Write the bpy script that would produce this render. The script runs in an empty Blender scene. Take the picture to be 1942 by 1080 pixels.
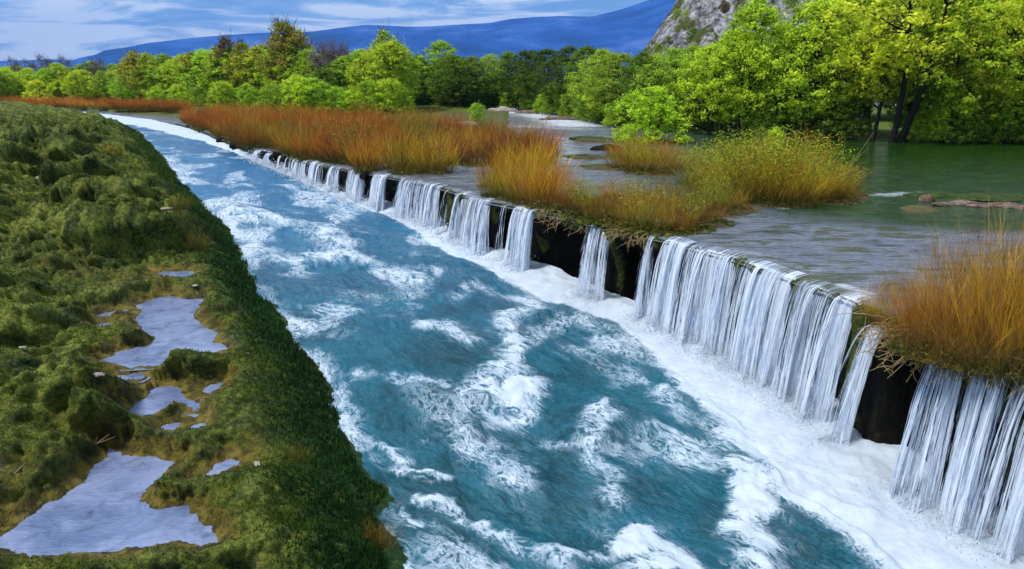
import bpy, math, random
import numpy as np
from mathutils import Vector, Euler

random.seed(7)
RNG = np.random.default_rng(7)
sc = bpy.context.scene
COL = sc.collection
R = math.radians

# ------------------------------------------------------------------ camera
F_PX, CX, CY, HORIZON = 1400.0, 971.0, 540.0, 150.0      # photograph pixels (1942 x 1080)
PITCH = math.atan((CY - HORIZON) / F_PX)
ZC = 3.5                                                   # metres above the upper river
cam_d = bpy.data.cameras.new('camera')
cam = bpy.data.objects.new('camera', cam_d)
COL.objects.link(cam)
cam.location = (0, 0, ZC)
cam.rotation_euler = (math.pi / 2 - PITCH, 0, 0)
cam_d.sensor_width = 36.0
cam_d.lens = F_PX / 1942.0 * 36.0
cam_d.clip_start = 0.1
cam_d.clip_end = 60000.0
sc.camera = cam

# ------------------------------------------------------------------ world, sun, exposure
SUN_AZ, SUN_EL = R(-112), R(58)          # azimuth from +Y towards +X
w = bpy.data.worlds.new('World')
sc.world = w
w.use_nodes = True
wn, wl = w.node_tree.nodes, w.node_tree.links
wn.clear()
w_out = wn.new('ShaderNodeOutputWorld')
w_bg = wn.new('ShaderNodeBackground')
w_bg.inputs['Strength'].default_value = 0.1
w_sky = wn.new('ShaderNodeTexSky')
w_sky.sky_type = 'NISHITA'
w_sky.sun_disc = False
w_sky.sun_elevation = SUN_EL
w_sky.sun_rotation = SUN_AZ
w_sky.air_density = 1.6
w_sky.dust_density = 0.6
w_tc = wn.new('ShaderNodeTexCoord')
w_map = wn.new('ShaderNodeMapping')
w_map.inputs['Scale'].default_value = (3.4, 3.4, 26.0)
w_map.inputs['Location'].default_value = (1.3, 0.4, 0.2)
w_noise = wn.new('ShaderNodeTexNoise')
w_noise.inputs['Scale'].default_value = 1.5
w_noise.inputs['Detail'].default_value = 6.0
w_noise.inputs['Roughness'].default_value = 0.60
w_noise.inputs['Distortion'].default_value = 0.5
w_ramp = wn.new('ShaderNodeValToRGB')
e = w_ramp.color_ramp.elements
e[0].position, e[0].color = 0.40, (0.95, 1.95, 3.8, 1)
e[1].position, e[1].color = 0.55, (5.0, 5.35, 5.9, 1)
m_ = e.new(0.47); m_.color = (1.75, 2.8, 4.5, 1)
w_mix = wn.new('ShaderNodeMixRGB')
w_mix.inputs['Fac'].default_value = 0.9
wl.new(w_tc.outputs['Generated'], w_map.inputs['Vector'])
wl.new(w_map.outputs['Vector'], w_noise.inputs['Vector'])
w_sep = wn.new('ShaderNodeSeparateXYZ')                     # thin bright cloud towards the horizon
wl.new(w_tc.outputs['Generated'], w_sep.inputs[0])
w_hz = wn.new('ShaderNodeMapRange')
w_hz.inputs['From Min'].default_value, w_hz.inputs['From Max'].default_value = 0.0, 0.11
w_hz.inputs['To Min'].default_value, w_hz.inputs['To Max'].default_value = 0.07, 0.0
wl.new(w_sep.outputs['Z'], w_hz.inputs['Value'])
w_add = wn.new('ShaderNodeMath')
wl.new(w_noise.outputs['Fac'], w_add.inputs[0]); wl.new(w_hz.outputs['Result'], w_add.inputs[1])
wl.new(w_add.outputs[0], w_ramp.inputs['Fac'])
wl.new(w_sky.outputs['Color'], w_mix.inputs['Color1'])
wl.new(w_ramp.outputs['Color'], w_mix.inputs['Color2'])
wl.new(w_mix.outputs['Color'], w_bg.inputs['Color'])
wl.new(w_bg.outputs['Background'], w_out.inputs['Surface'])

sun_d = bpy.data.lights.new('sun', 'SUN')
sun_d.energy = 2.6
sun_d.angle = R(9)
sun_d.color = (1.0, 0.94, 0.84)
sun = bpy.data.objects.new('sun', sun_d)
COL.objects.link(sun)
sdir = Vector((math.sin(SUN_AZ) * math.cos(SUN_EL), math.cos(SUN_AZ) * math.cos(SUN_EL), math.sin(SUN_EL)))
sun.rotation_euler = sdir.to_track_quat('Z', 'Y').to_euler()
sun.location = (0, 0, 40)

sc.view_settings.view_transform = 'Standard'
sc.view_settings.look = 'None'
sc.view_settings.gamma = 1.0
sc.view_settings.exposure = 0.95
sc.render.engine = 'CYCLES'
sc.cycles.max_bounces = 6
sc.cycles.transparent_max_bounces = 16
sc.cycles.volume_bounces = 0
sc.cycles.use_denoising = True

# ------------------------------------------------------------------ pixel -> place
def ray(x, y):
    a, b = (x - CX) / F_PX, -(y - CY) / F_PX
    return (a, math.cos(PITCH) + b * math.sin(PITCH), -math.sin(PITCH) + b * math.cos(PITCH))

def onz(x, y, z=0.0):
    r = ray(x, y)
    t = (z - ZC) / r[2]
    return (r[0] * t, r[1] * t)

U = np.array([-0.539, 0.842])                              # upstream direction of the weir
W_T = [-40, 0, 6, 10, 14, 19, 25.6, 34, 39, 50, 76, 110, 400]
Z_T = [-2.5, -2.42, -2.32, -2.2, -1.95, -1.68, -1.32, -0.75, -0.45, -0.3, -0.15, -0.1, -0.1]
def zlow(X, Y):
    return np.interp(np.asarray(X) * U[0] + np.asarray(Y) * U[1], W_T, Z_T)

def onriver(x, y, dz=0.0):
    z = -1.5
    for _ in range(12):
        p = onz(x, y, z)
        z = float(zlow(*p)) + dz
    return p

LIP_PX = [(60, 205), (170, 212), (290, 225), (360, 240), (400, 255), (480, 285), (560, 302), (640, 318), (740, 335),
          (820, 350), (920, 380), (1020, 400), (1130, 425), (1270, 455), (1400, 490), (1500, 525), (1620, 570),
          (1700, 610), (1800, 660), (1942, 700), (2100, 760), (2400, 900)]
LIP = np.array([onz(*q) for q in LIP_PX])[::-1]            # ascending Y
LIP = np.vstack([[LIP[0, 0] + 1.2, LIP[0, 1] - 3.0], LIP, [LIP[-1, 0] - 60, LIP[-1, 1] + 60]])
LIPPX_X = np.array([q[0] for q in LIP_PX], float)
LIPPX_Y = np.array([onz(*q)[1] for q in LIP_PX])
def lip_x(Y):
    return np.interp(Y, LIP[:, 1], LIP[:, 0])
def lip_at(px):                                            # place on the lip seen at photo column px
    Y = float(np.interp(px, LIPPX_X, LIPPX_Y))
    return float(lip_x(Y)), Y
BANK_PX = [(1000, 1500), (830, 1250), (752, 1080), (740, 1000), (735, 940), (690, 880), (660, 800), (620, 720), (560, 620), (500, 550),
           (480, 500), (440, 440), (400, 395), (345, 345), (315, 300), (270, 255), (240, 240), (150, 217), (60, 205)]
BANK = np.array([onriver(*q) for q in BANK_PX])
BANK = np.vstack([BANK, [BANK[-1, 0] - 60, BANK[-1, 1] + 60]])
def bank_x(Y):
    return np.interp(Y, BANK[:, 1], BANK[:, 0])

# ------------------------------------------------------------------ numpy noise
def _hash(ix, iy, seed):
    h = (ix.astype(np.int64) * 374761393 + iy.astype(np.int64) * 668265263 + seed * 1442695041) & 0xFFFFFFFF
    h = ((h ^ (h >> 13)) * 1274126177) & 0xFFFFFFFF
    h = (h ^ (h >> 16)) & 0xFFFFFF
    return h / float(0xFFFFFF)
def vnoise(x, y, seed=0):
    x = np.asarray(x, float); y = np.asarray(y, float)
    ix, iy = np.floor(x), np.floor(y)
    fx, fy = x - ix, y - iy
    fx = fx * fx * fx * (fx * (fx * 6 - 15) + 10); fy = fy * fy * fy * (fy * (fy * 6 - 15) + 10)
    a = _hash(ix, iy, seed); b = _hash(ix + 1, iy, seed); c = _hash(ix, iy + 1, seed); d = _hash(ix + 1, iy + 1, seed)
    return (a * (1 - fx) + b * fx) * (1 - fy) + (c * (1 - fx) + d * fx) * fy
def fbm(x, y, octv=4, seed=0, gain=0.5, rot=0.6):
    s, amp, tot = 0, 1.0, 0
    cr, sr = math.cos(rot), math.sin(rot)
    for o in range(octv):
        s = s + amp * vnoise(x, y, seed + o * 17)
        tot += amp
        amp *= gain
        x, y = (x * cr - y * sr) * 2.03 + 11.3, (x * sr + y * cr) * 2.03 - 7.1
    return s / tot
def ridge(x, y, octv=4, seed=0):
    s, amp, tot = 0, 1.0, 0
    for o in range(octv):
        s = s + amp * (1 - np.abs(2 * vnoise(x, y, seed + o * 31) - 1))
        tot += amp; amp *= 0.5
        x, y = (x * 0.82 - y * 0.57) * 2.07 + 3.3, (x * 0.57 + y * 0.82) * 2.07 - 1.7
    return s / tot
def cellular(x, y, seed=0):                                # F1 distance to jittered points
    ix, iy = np.floor(x), np.floor(y)
    best = np.full(np.shape(x), 9.0); cid = np.zeros(np.shape(x))
    for dx in (-1, 0, 1):
        for dy in (-1, 0, 1):
            jx = ix + dx; jy = iy + dy
            px = jx + _hash(jx, jy, seed); py = jy + _hash(jx, jy, seed + 5)
            d = np.hypot(px - x, py - y)
            m = d < best
            best = np.where(m, d, best); cid = np.where(m, _hash(jx, jy, seed + 9), cid)
    return best, cid
def blobs(x, y, seed=0, r0=0.5, r1=1.0, p=1.0):           # highest of overlapping rounded humps, and which one
    ix, iy = np.floor(x), np.floor(y)
    best = np.zeros(np.shape(x)); cid = np.zeros(np.shape(x))
    for dx in (-1, 0, 1):
        for dy in (-1, 0, 1):
            jx = ix + dx; jy = iy + dy
            q = np.hypot(jx + _hash(jx, jy, seed) - x, jy + _hash(jx, jy, seed + 5) - y)
            hh = 0.25 + 0.75 * _hash(jx, jy, seed + 9)
            v = hh * np.clip(1 - (q / (r0 + (r1 - r0) * hh)) ** 2, 0, 1) ** p
            m = v > best
            best = np.where(m, v, best); cid = np.where(m, _hash(jx, jy, seed + 13), cid)
    return best, cid
def sstep(a, b, x):
    t = np.clip((x - a) / (b - a), 0, 1)
    return t * t * (3 - 2 * t)

# ------------------------------------------------------------------ mesh helpers
def mesh_np(name, V, Q, mat=None, attrs=None, smooth=True, tris=False):
    V = np.asarray(V, np.float32).reshape(-1, 3)
    Q = np.asarray(Q, np.int32)
    k = Q.shape[1]
    me = bpy.data.meshes.new(name)
    me.vertices.add(len(V)); me.vertices.foreach_set('co', V.ravel())
    me.loops.add(Q.size); me.loops.foreach_set('vertex_index', Q.ravel())
    me.polygons.add(len(Q))
    me.polygons.foreach_set('loop_start', np.arange(0, Q.size, k, dtype=np.int32))
    me.update(calc_edges=True)
    if smooth:
        me.polygons.foreach_set('use_smooth', np.ones(len(Q), bool))
    for n, a in (attrs or {}).items():
        a = np.asarray(a, np.float32)
        if a.ndim == 1:
            at = me.attributes.new(n, 'FLOAT', 'POINT'); at.data.foreach_set('value', a)
        else:
            at = me.attributes.new(n, 'FLOAT_VECTOR', 'POINT'); at.data.foreach_set('vector', a.ravel())
    if mat: me.materials.append(mat)
    me.validate(verbose=False)
    return me
def grid_quads(nr, nc):
    i = np.arange((nr - 1) * (nc - 1)); r, c = i // (nc - 1), i % (nc - 1)
    a = r * nc + c
    return np.stack([a, a + 1, a + nc + 1, a + nc], 1)
def ob(name, me, parent=None, label=None, cat=None, group=None, kind=None, loc=None):
    o = bpy.data.objects.new(name, me)
    COL.objects.link(o)
    if parent: o.parent = parent
    if label: o['label'] = label
    if cat: o['category'] = cat
    if group: o['group'] = group
    if kind: o['kind'] = kind
    if loc is not None: o.location = loc
    return o

# ------------------------------------------------------------------ material helpers
class NT:
    def __init__(s, name):
        s.m = bpy.data.materials.new(name); s.m.use_nodes = True
        s.t = s.m.node_tree; s.n = s.t.nodes; s.l = s.t.links
        s.n.clear()
        s.out = s.n.new('ShaderNodeOutputMaterial')
    def new(s, t, **kw):
        n = s.n.new(t)
        for k, v in kw.items(): setattr(n, k, v)
        return n
    def link(s, a, b): s.l.new(a, b)
    def val(s, sock, v):
        if hasattr(v, 'is_linked') or isinstance(v, bpy.types.NodeSocket): s.l.new(v, sock)
        else: sock.default_value = v
    def math(s, op, a, b=None, c=None, clamp=False):
        n = s.new('ShaderNodeMath', operation=op, use_clamp=clamp)
        s.val(n.inputs[0], a)
        if b is not None: s.val(n.inputs[1], b)
        if c is not None: s.val(n.inputs[2], c)
        return n.outputs[0]
    def mix(s, f, a, b):
        n = s.new('ShaderNodeMixRGB')
        s.val(n.inputs[0], f)
        for i, v in ((1, a), (2, b)):
            if isinstance(v, tuple): n.inputs[i].default_value = (*v[:3], 1)
            else: s.l.new(v, n.inputs[i])
        return n.outputs[0]
    def noise(s, vec, scale, detail=4, rough=0.55, dist=0.0):
        n = s.new('ShaderNodeTexNoise')
        if vec is not None: s.l.new(vec, n.inputs['Vector'])
        n.inputs['Scale'].default_value = scale; n.inputs['Detail'].default_value = detail
        n.inputs['Roughness'].default_value = rough; n.inputs['Distortion'].default_value = dist
        return n.outputs['Fac']
    def ramp(s, f, stops):
        n = s.new('ShaderNodeValToRGB')
        el = n.color_ramp.elements
        while len(el) < len(stops): el.new(0.5)
        for i, (p, c) in enumerate(stops):
            el[i].position = p; el[i].color = (*c[:3], 1) if isinstance(c, tuple) else (c, c, c, 1)
        s.l.new(f, n.inputs[0])
        return n.outputs['Color']
    def smooth(s, a, b, x):
        n = s.new('ShaderNodeMapRange', interpolation_type='SMOOTHSTEP')
        s.val(n.inputs['Value'], x)
        n.inputs['From Min'].default_value = a; n.inputs['From Max'].default_value = b
        return n.outputs['Result']
    def attr(s, name, vec=False, kind='GEOMETRY'):
        n = s.new('ShaderNodeAttribute', attribute_name=name, attribute_type=kind)
        return n.outputs['Vector'] if vec else n.outputs['Fac']
    def pos(s):
        return s.new('ShaderNodeNewGeometry').outputs['Position']
    def mapv(s, vec, scale, rot=(0, 0, 0)):
        n = s.new('ShaderNodeMapping'); s.l.new(vec, n.inputs['Vector'])
        n.inputs['Scale'].default_value = scale; n.inputs['Rotation'].default_value = rot
        return n.outputs['Vector']
    def bump(s, h, strength=0.3, dist=0.05, normal=None):
        n = s.new('ShaderNodeBump'); s.l.new(h, n.inputs['Height'])
        n.inputs['Strength'].default_value = strength; n.inputs['Distance'].default_value = dist
        if normal is not None: s.l.new(normal, n.inputs['Normal'])
        return n.outputs['Normal']
    def bsdf(s, color, rough=0.7, spec=0.3, normal=None, **kw):
        n = s.new('ShaderNodeBsdfPrincipled')
        if isinstance(color, tuple): n.inputs['Base Color'].default_value = (*color[:3], 1)
        else: s.l.new(color, n.inputs['Base Color'])
        s.val(n.inputs['Roughness'], rough)
        s.val(n.inputs['Specular IOR Level'], spec)
        if normal is not None: s.l.new(normal, n.inputs['Normal'])
        for k, v in kw.items(): s.val(n.inputs[k], v)
        return n.outputs[0]
    def mixsh(s, f, a, b):
        n = s.new('ShaderNodeMixShader'); s.val(n.inputs[0], f)
        s.l.new(a, n.inputs[1]); s.l.new(b, n.inputs[2]); return n.outputs[0]
    def done(s, sh):
        s.l.new(sh, s.out.inputs['Surface']); return s.m

# ================================================================== MATERIALS
def mat_river():
    t = NT('rapids_water')
    foam = t.attr('foam'); flow = t.attr('flow', True); deep = t.attr('deep'); P = t.pos()
    n1 = t.noise(flow, 2.9, 8, 0.66, 1.0)
    n2 = t.noise(flow, 9.5, 6, 0.64, 0.8)
    r1 = t.math('SUBTRACT', 1.0, t.math('ABSOLUTE', t.math('MULTIPLY_ADD', n1, 4.0, -2.0)))      # filaments
    r2 = t.math('SUBTRACT', 1.0, t.math('ABSOLUTE', t.math('MULTIPLY_ADD', n2, 4.0, -2.0)))
    n0 = t.noise(flow, 34.0, 3, 0.6, 0.3)
    det = t.math('ADD', t.math('ADD', t.math('MULTIPLY', r1, 0.5), t.math('MULTIPLY', r2, 0.32)), t.math('MULTIPLY', n0, 0.3))
    f = t.math('ADD', foam, t.math('MULTIPLY', t.math('SUBTRACT', det, 0.71), 1.3))
    mask = t.smooth(0.47, 0.78, f)
    halo = t.smooth(0.0, 0.7, f)
    n5 = t.noise(flow, 4.2, 6, 0.66, 1.4)
    r5 = t.math('SUBTRACT', 1.0, t.math('ABSOLUTE', t.math('MULTIPLY_ADD', n5, 5.0, -2.5)))
    lace = t.math('MULTIPLY', t.smooth(0.66, 1.0, r5), t.smooth(0.42, 0.74, t.math('ADD', foam, t.math('MULTIPLY', n1, 0.55))))
    mask = t.math('MAXIMUM', mask, t.math('MULTIPLY', lace, 0.68))
    n3 = t.noise(P, 0.5, 3)
    base = t.mix(t.smooth(0.35, 0.65, n3), (0.000, 0.036, 0.048), (0.000, 0.076, 0.112))
    base = t.mix(deep, base, (0.006, 0.115, 0.29))  # distant sky reflection painted in as blue base colour; deep is its mask
    base = t.mix(t.math('MULTIPLY', halo, 0.38), base, (0.07, 0.23, 0.34))
    fine = t.noise(flow, 16.0, 4, 0.6)
    hb = t.math('ADD', t.math('MULTIPLY', n2, 0.6), t.math('MULTIPLY', fine, 0.4))
    nb = t.bump(hb, 0.75, 0.11)
    water = t.bsdf(base, 0.12, 0.5, nb, IOR=1.33)
    fn = t.bump(t.noise(P, 14, 5, 0.65), 0.3, 0.05)
    white = t.bsdf(t.mix(t.smooth(0.3, 0.7, t.noise(P, 3.0, 4)), (0.37, 0.45, 0.55), (0.45, 0.53, 0.62)), 0.7, 0.2, fn)
    return t.done(t.mixsh(mask, water, white))

def mat_pool():
    t = NT('pool_water')
    P = t.pos(); foam = t.attr('foam'); deep = t.attr('deep')
    v = t.mapv(P, (0.55, 1.6, 1), (0, 0, R(-12)))
    n1 = t.noise(v, 1.6, 5, 0.6, 0.6); n2 = t.noise(v, 6, 4, 0.6); n3 = t.noise(P, 0.35, 4, 0.6, 0.8)
    n3 = t.math('ADD', t.math('MULTIPLY', n3, 0.45), t.math('MULTIPLY', t.noise(v, 1.1, 6, 0.65, 1.0), 0.55))
    bed = t.ramp(n3, [(0.36, (0.035, 0.035, 0.014)), (0.43, (0.095, 0.11, 0.13)), (0.51, (0.17, 0.20, 0.28)), (0.57, (0.07, 0.085, 0.045)), (0.66, (0.15, 0.145, 0.15))])  # olive bed colour with pale sky reflection painted in as blue-grey streaks
    deep_refl = t.mix(t.smooth(0.35, 0.7, n1), (0.006, 0.020, 0.002), (0.016, 0.060, 0.007))  # deep-water green with the shore trees' reflection painted in
    base = t.mix(deep, bed, deep_refl)
    h = t.math('MULTIPLY', t.math('ADD', t.math('MULTIPLY', n1, 0.5), t.math('MULTIPLY', n2, 0.5)), t.math('MULTIPLY_ADD', deep, -0.62, 1.0))
    nb = t.bump(h, 1.0, 0.26)
    water = t.bsdf(base, 0.10, 0.5, nb, IOR=1.33)
    r1 = t.math('SUBTRACT', 1.0, t.math('ABSOLUTE', t.math('MULTIPLY_ADD', n1, 4.0, -2.0)))
    f = t.math('ADD', foam, t.math('MULTIPLY', t.math('SUBTRACT', r1, 0.45), 0.55))
    mask = t.smooth(0.4, 0.85, f)
    white = t.bsdf((0.42, 0.48, 0.56), 0.7, 0.2)
    return t.done(t.mixsh(mask, water, white))

def mat_fall():
    t = NT('falling_water')
    dens = t.attr('dens'); along = t.attr('along', True)
    nA = t.noise(t.mapv(along, (1.0, 0.22, 1.0)), 1.0, 4, 0.62, 0.25)
    nB = t.noise(t.mapv(along, (1.0, 1.5, 1.0)), 0.8, 4, 0.65, 0.4)
    cover = t.math('ADD', dens, t.math('ADD', t.math('MULTIPLY_ADD', nA, 2.5, -1.27), t.math('MULTIPLY_ADD', nB, 1.1, -0.55)))
    alpha = t.smooth(0.40, 0.58, cover)
    col = t.mix(t.smooth(0.32, 0.85, cover), (0.22, 0.34, 0.52), (0.72, 0.80, 0.90))
    dif = t.bsdf(col, 0.5, 0.3, t.bump(nB, 0.3, 0.02))
    tr = t.new('ShaderNodeBsdfTranslucent'); t.link(col, tr.inputs['Color'])
    sh = t.mixsh(0.3, dif, tr.outputs[0])
    tp = t.new('ShaderNodeBsdfTransparent')
    return t.done(t.mixsh(alpha, tp.outputs[0], sh))

def mat_ledge():
    t = NT('wet_ledge_rock')
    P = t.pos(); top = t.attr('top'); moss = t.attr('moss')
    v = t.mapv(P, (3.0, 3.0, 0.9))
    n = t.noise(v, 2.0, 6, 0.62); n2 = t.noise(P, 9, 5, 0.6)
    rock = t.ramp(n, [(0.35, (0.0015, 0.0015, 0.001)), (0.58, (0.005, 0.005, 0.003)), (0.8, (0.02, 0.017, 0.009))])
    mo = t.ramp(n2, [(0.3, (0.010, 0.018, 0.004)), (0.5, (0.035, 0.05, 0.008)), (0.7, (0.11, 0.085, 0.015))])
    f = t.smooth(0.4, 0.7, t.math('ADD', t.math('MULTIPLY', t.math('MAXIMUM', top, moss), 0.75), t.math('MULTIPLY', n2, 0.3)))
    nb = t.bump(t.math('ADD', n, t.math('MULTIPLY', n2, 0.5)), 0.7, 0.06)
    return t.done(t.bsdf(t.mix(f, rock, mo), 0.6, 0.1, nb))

def mat_moss():
    t = NT('moss_bank')
    P = t.pos(); wet = t.attr('wet'); slope = t.attr('edge'); hum = t.attr('hum'); br = t.attr('bright')
    n = t.noise(P, 1.6, 6, 0.62, 0.4); n2 = t.noise(P, 12, 6, 0.65); n3 = t.noise(P, 45, 3, 0.6); n4 = t.noise(P, 4.5, 5, 0.6, 0.5)
    g = t.ramp(n, [(0.38, (0.003, 0.009, 0.001)), (0.45, (0.018, 0.040, 0.003)), (0.52, (0.062, 0.095, 0.005)), (0.60, (0.155, 0.165, 0.010))])
    g2 = t.ramp(n2, [(0.38, (0.003, 0.008, 0.001)), (0.49, (0.032, 0.060, 0.004)), (0.60, (0.165, 0.195, 0.014))])
    c = t.mix(0.5, g, g2)
    c = t.mix(t.math('MULTIPLY', t.smooth(0.5, 0.72, n4), 0.4), c, (0.075, 0.045, 0.010))
    c = t.mix(br, c, t.mix(t.smooth(0.4, 0.65, n2), (0.12, 0.15, 0.012), (0.26, 0.28, 0.05)))
    wetc = t.ramp(n4, [(0.34, (0.022, 0.018, 0.003)), (0.47, (0.080, 0.062, 0.006)), (0.58, (0.17, 0.135, 0.012)), (0.7, (0.20, 0.15, 0.06))])
    c = t.mix(t.smooth(0.25, 0.75, t.math('ADD', wet, t.math('MULTIPLY_ADD', n, 0.9, -0.45))), c, wetc)
    c = t.mix(t.math('MULTIPLY', t.smooth(0.60, 0.70, t.noise(P, 2.6, 6, 0.68, 0.6)), 0.6), c, t.mix(n2, (0.10, 0.075, 0.03), (0.30, 0.25, 0.16)))
    sc_ = t.mix(t.smooth(0.35, 0.65, n2), (0.006, 0.026, 0.005), (0.018, 0.06, 0.010))
    c = t.mix(t.math('MULTIPLY', slope, t.smooth(0.28, 0.55, n4)), c, sc_)
    hb = t.math('ADD', t.math('MULTIPLY', n2, 0.7), t.math('MULTIPLY', n3, 0.3))
    nb = t.bump(hb, 1.0, 0.13)
    return t.done(t.bsdf(c, t.math('MULTIPLY_ADD', wet, -0.3, 0.85), 0.25, nb))

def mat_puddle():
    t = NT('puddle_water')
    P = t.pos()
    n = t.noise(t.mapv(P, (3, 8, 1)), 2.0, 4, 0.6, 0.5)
    sky_tint = t.mix(t.smooth(0.3, 0.7, t.noise(P, 1.3, 5, 0.6, 0.8)), (0.08, 0.12, 0.24), (0.21, 0.26, 0.42))  # blue sky reflection painted into the puddle colour as cloud-like patches
    sh = t.bsdf(sky_tint, 0.03, 1.0, t.bump(n, 0.5, 0.03), IOR=1.6)
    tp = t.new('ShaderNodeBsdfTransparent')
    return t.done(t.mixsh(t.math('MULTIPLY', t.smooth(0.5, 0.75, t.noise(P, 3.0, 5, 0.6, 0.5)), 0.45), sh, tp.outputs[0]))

def mat_ground():
    t = NT('marsh_ground')
    P = t.pos(); g = t.attr('grass')
    n = t.noise(P, 0.6, 6, 0.62); n2 = t.noise(P, 7, 5, 0.6)
    mud = t.ramp(n, [(0.3, (0.028, 0.022, 0.010)), (0.5, (0.07, 0.055, 0.022)), (0.7, (0.10, 0.085, 0.035))])
    gr = t.ramp(n2, [(0.3, (0.03, 0.05, 0.008)), (0.5, (0.07, 0.11, 0.015)), (0.7, (0.13, 0.14, 0.03))])
    return t.done(t.bsdf(t.mix(g, mud, gr), 0.85, 0.2, t.bump(n2, 0.8, 0.1)))

def mat_leaf():
    t = NT('spring_leaf')
    oi = t.new('ShaderNodeObjectInfo')
    rnd = t.attr('rnd')
    hv = t.new('ShaderNodeHueSaturation')
    t.link(oi.outputs['Color'], hv.inputs['Color'])
    t.val(hv.inputs['Value'], t.math('MULTIPLY_ADD', rnd, 1.2, 0.85))
    t.val(hv.inputs['Hue'], t.math('ADD', t.math('MULTIPLY_ADD', rnd, -0.02, 0.51), t.math('MULTIPLY_ADD', oi.outputs['Random'], 0.02, -0.01)))
    col = hv.outputs['Color']
    d = t.bsdf(col, 0.6, 0.15)
    tr = t.new('ShaderNodeBsdfTranslucent'); t.link(col, tr.inputs['Color'])
    return t.done(t.mixsh(0.5, d, tr.outputs[0]))

def mat_bark():
    t = NT('bark')
    oi = t.new('ShaderNodeObjectInfo')
    n = t.noise(t.mapv(t.pos(), (8, 8, 1.5)), 1.0, 5)
    c = t.mix(n, (0.25, 0.25, 0.25), (1.5, 1.5, 1.5))
    mm = t.new('ShaderNodeMixRGB', blend_type='MULTIPLY'); mm.inputs[0].default_value = 1
    t.link(oi.outputs['Color'], mm.inputs[1]); t.link(c, mm.inputs[2])
    return t.done(t.bsdf(mm.outputs[0], 0.85, 0.2, t.bump(n, 0.6, 0.04)))

def mat_stem():
    t = NT('reed_stem')
    oi = t.new('ShaderNodeObjectInfo')
    rnd = t.attr('rnd'); hgt = t.attr('hgt')
    hv = t.new('ShaderNodeHueSaturation')
    t.link(oi.outputs['Color'], hv.inputs['Color'])
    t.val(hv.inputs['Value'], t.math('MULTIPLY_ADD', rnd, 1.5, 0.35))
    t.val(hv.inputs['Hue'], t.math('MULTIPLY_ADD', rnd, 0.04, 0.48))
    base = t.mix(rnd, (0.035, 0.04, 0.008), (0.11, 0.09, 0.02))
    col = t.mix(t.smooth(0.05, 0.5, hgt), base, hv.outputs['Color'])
    d = t.bsdf(col, 0.6, 0.2)
    tr = t.new('ShaderNodeBsdfTranslucent'); t.link(col, tr.inputs['Color'])
    return t.done(t.mixsh(0.3, d, tr.outputs[0]))

def mat_grass():
    t = NT('moss_blade')
    rnd = t.attr('rnd'); ed = t.attr('edge')
    c = t.ramp(rnd, [(0.0, (0.012, 0.035, 0.003)), (0.5, (0.060, 0.105, 0.008)), (0.85, (0.12, 0.14, 0.015)), (1.0, (0.20, 0.15, 0.04))])
    c = t.mix(ed, c, t.mix(rnd, (0.006, 0.024, 0.004), (0.022, 0.075, 0.012)))
    d = t.bsdf(c, 0.7, 0.15)
    tr = t.new('ShaderNodeBsdfTranslucent'); t.link(c, tr.inputs['Color'])
    return t.done(t.mixsh(0.3, d, tr.outputs[0]))

def mat_rock(name, a, b, c, scale=2.0):
    t = NT(name)
    P = t.pos()
    n = t.noise(P, scale, 7, 0.65); n2 = t.noise(P, scale * 6, 4, 0.6)
    col = t.ramp(t.math('ADD', t.math('MULTIPLY', n, 0.7), t.math('MULTIPLY', n2, 0.3)), [(0.35, a), (0.5, b), (0.65, c)])
    return t.done(t.bsdf(col, 0.85, 0.2, t.bump(t.math('ADD', n, n2), 0.6, 0.08 / scale * 2)))

def mat_hill():
    t = NT('limestone_slope')
    P = t.pos()
    n = t.noise(P, 0.30, 7, 0.7, 0.5); n2 = t.noise(P, 1.1, 7, 0.7); v = t.attr('veg')
    rock = t.ramp(n2, [(0.38, (0.04, 0.038, 0.042)), (0.5, (0.22, 0.215, 0.245)), (0.62, (0.44, 0.43, 0.49))])
    veg = t.ramp(n2, [(0.3, (0.02, 0.03, 0.006)), (0.6, (0.08, 0.10, 0.015)), (0.8, (0.14, 0.08, 0.04))])
    f = t.smooth(0.50, 0.62, t.math('ADD', n, v))
    return t.done(t.bsdf(t.mix(f, rock, veg), 0.9, 0.15, t.bump(n2, 1.0, 0.8)))

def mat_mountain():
    t = NT('haze_tinted_mountain')
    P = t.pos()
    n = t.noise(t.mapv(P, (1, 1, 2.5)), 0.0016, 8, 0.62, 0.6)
    c = t.ramp(n, [(0.36, (0.002, 0.014, 0.10)), (0.47, (0.006, 0.034, 0.19)), (0.56, (0.018, 0.06, 0.25)), (0.66, (0.06, 0.11, 0.30))])  # blue of distant haze painted into the slopes, besides the haze box
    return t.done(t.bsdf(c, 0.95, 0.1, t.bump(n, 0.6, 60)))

M = dict(river=mat_river(), pool=mat_pool(), fall=mat_fall(), ledge=mat_ledge(), moss=mat_moss(), puddle=mat_puddle(),
         ground=mat_ground(), leaf=mat_leaf(), bark=mat_bark(), stem=mat_stem(), grass=mat_grass(),
         pale=mat_rock('pale_stone', (0.10, 0.08, 0.06), (0.28, 0.25, 0.23), (0.45, 0.42, 0.42), 9),
         pinkrock=mat_rock('pink_travertine', (0.03, 0.022, 0.012), (0.12, 0.08, 0.06), (0.30, 0.22, 0.19), 6),
         mossrock=mat_rock('mossy_stone', (0.005, 0.010, 0.002), (0.022, 0.045, 0.005), (0.08, 0.10, 0.012), 5),
         hill=mat_hill(), mountain=mat_mountain())

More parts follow.
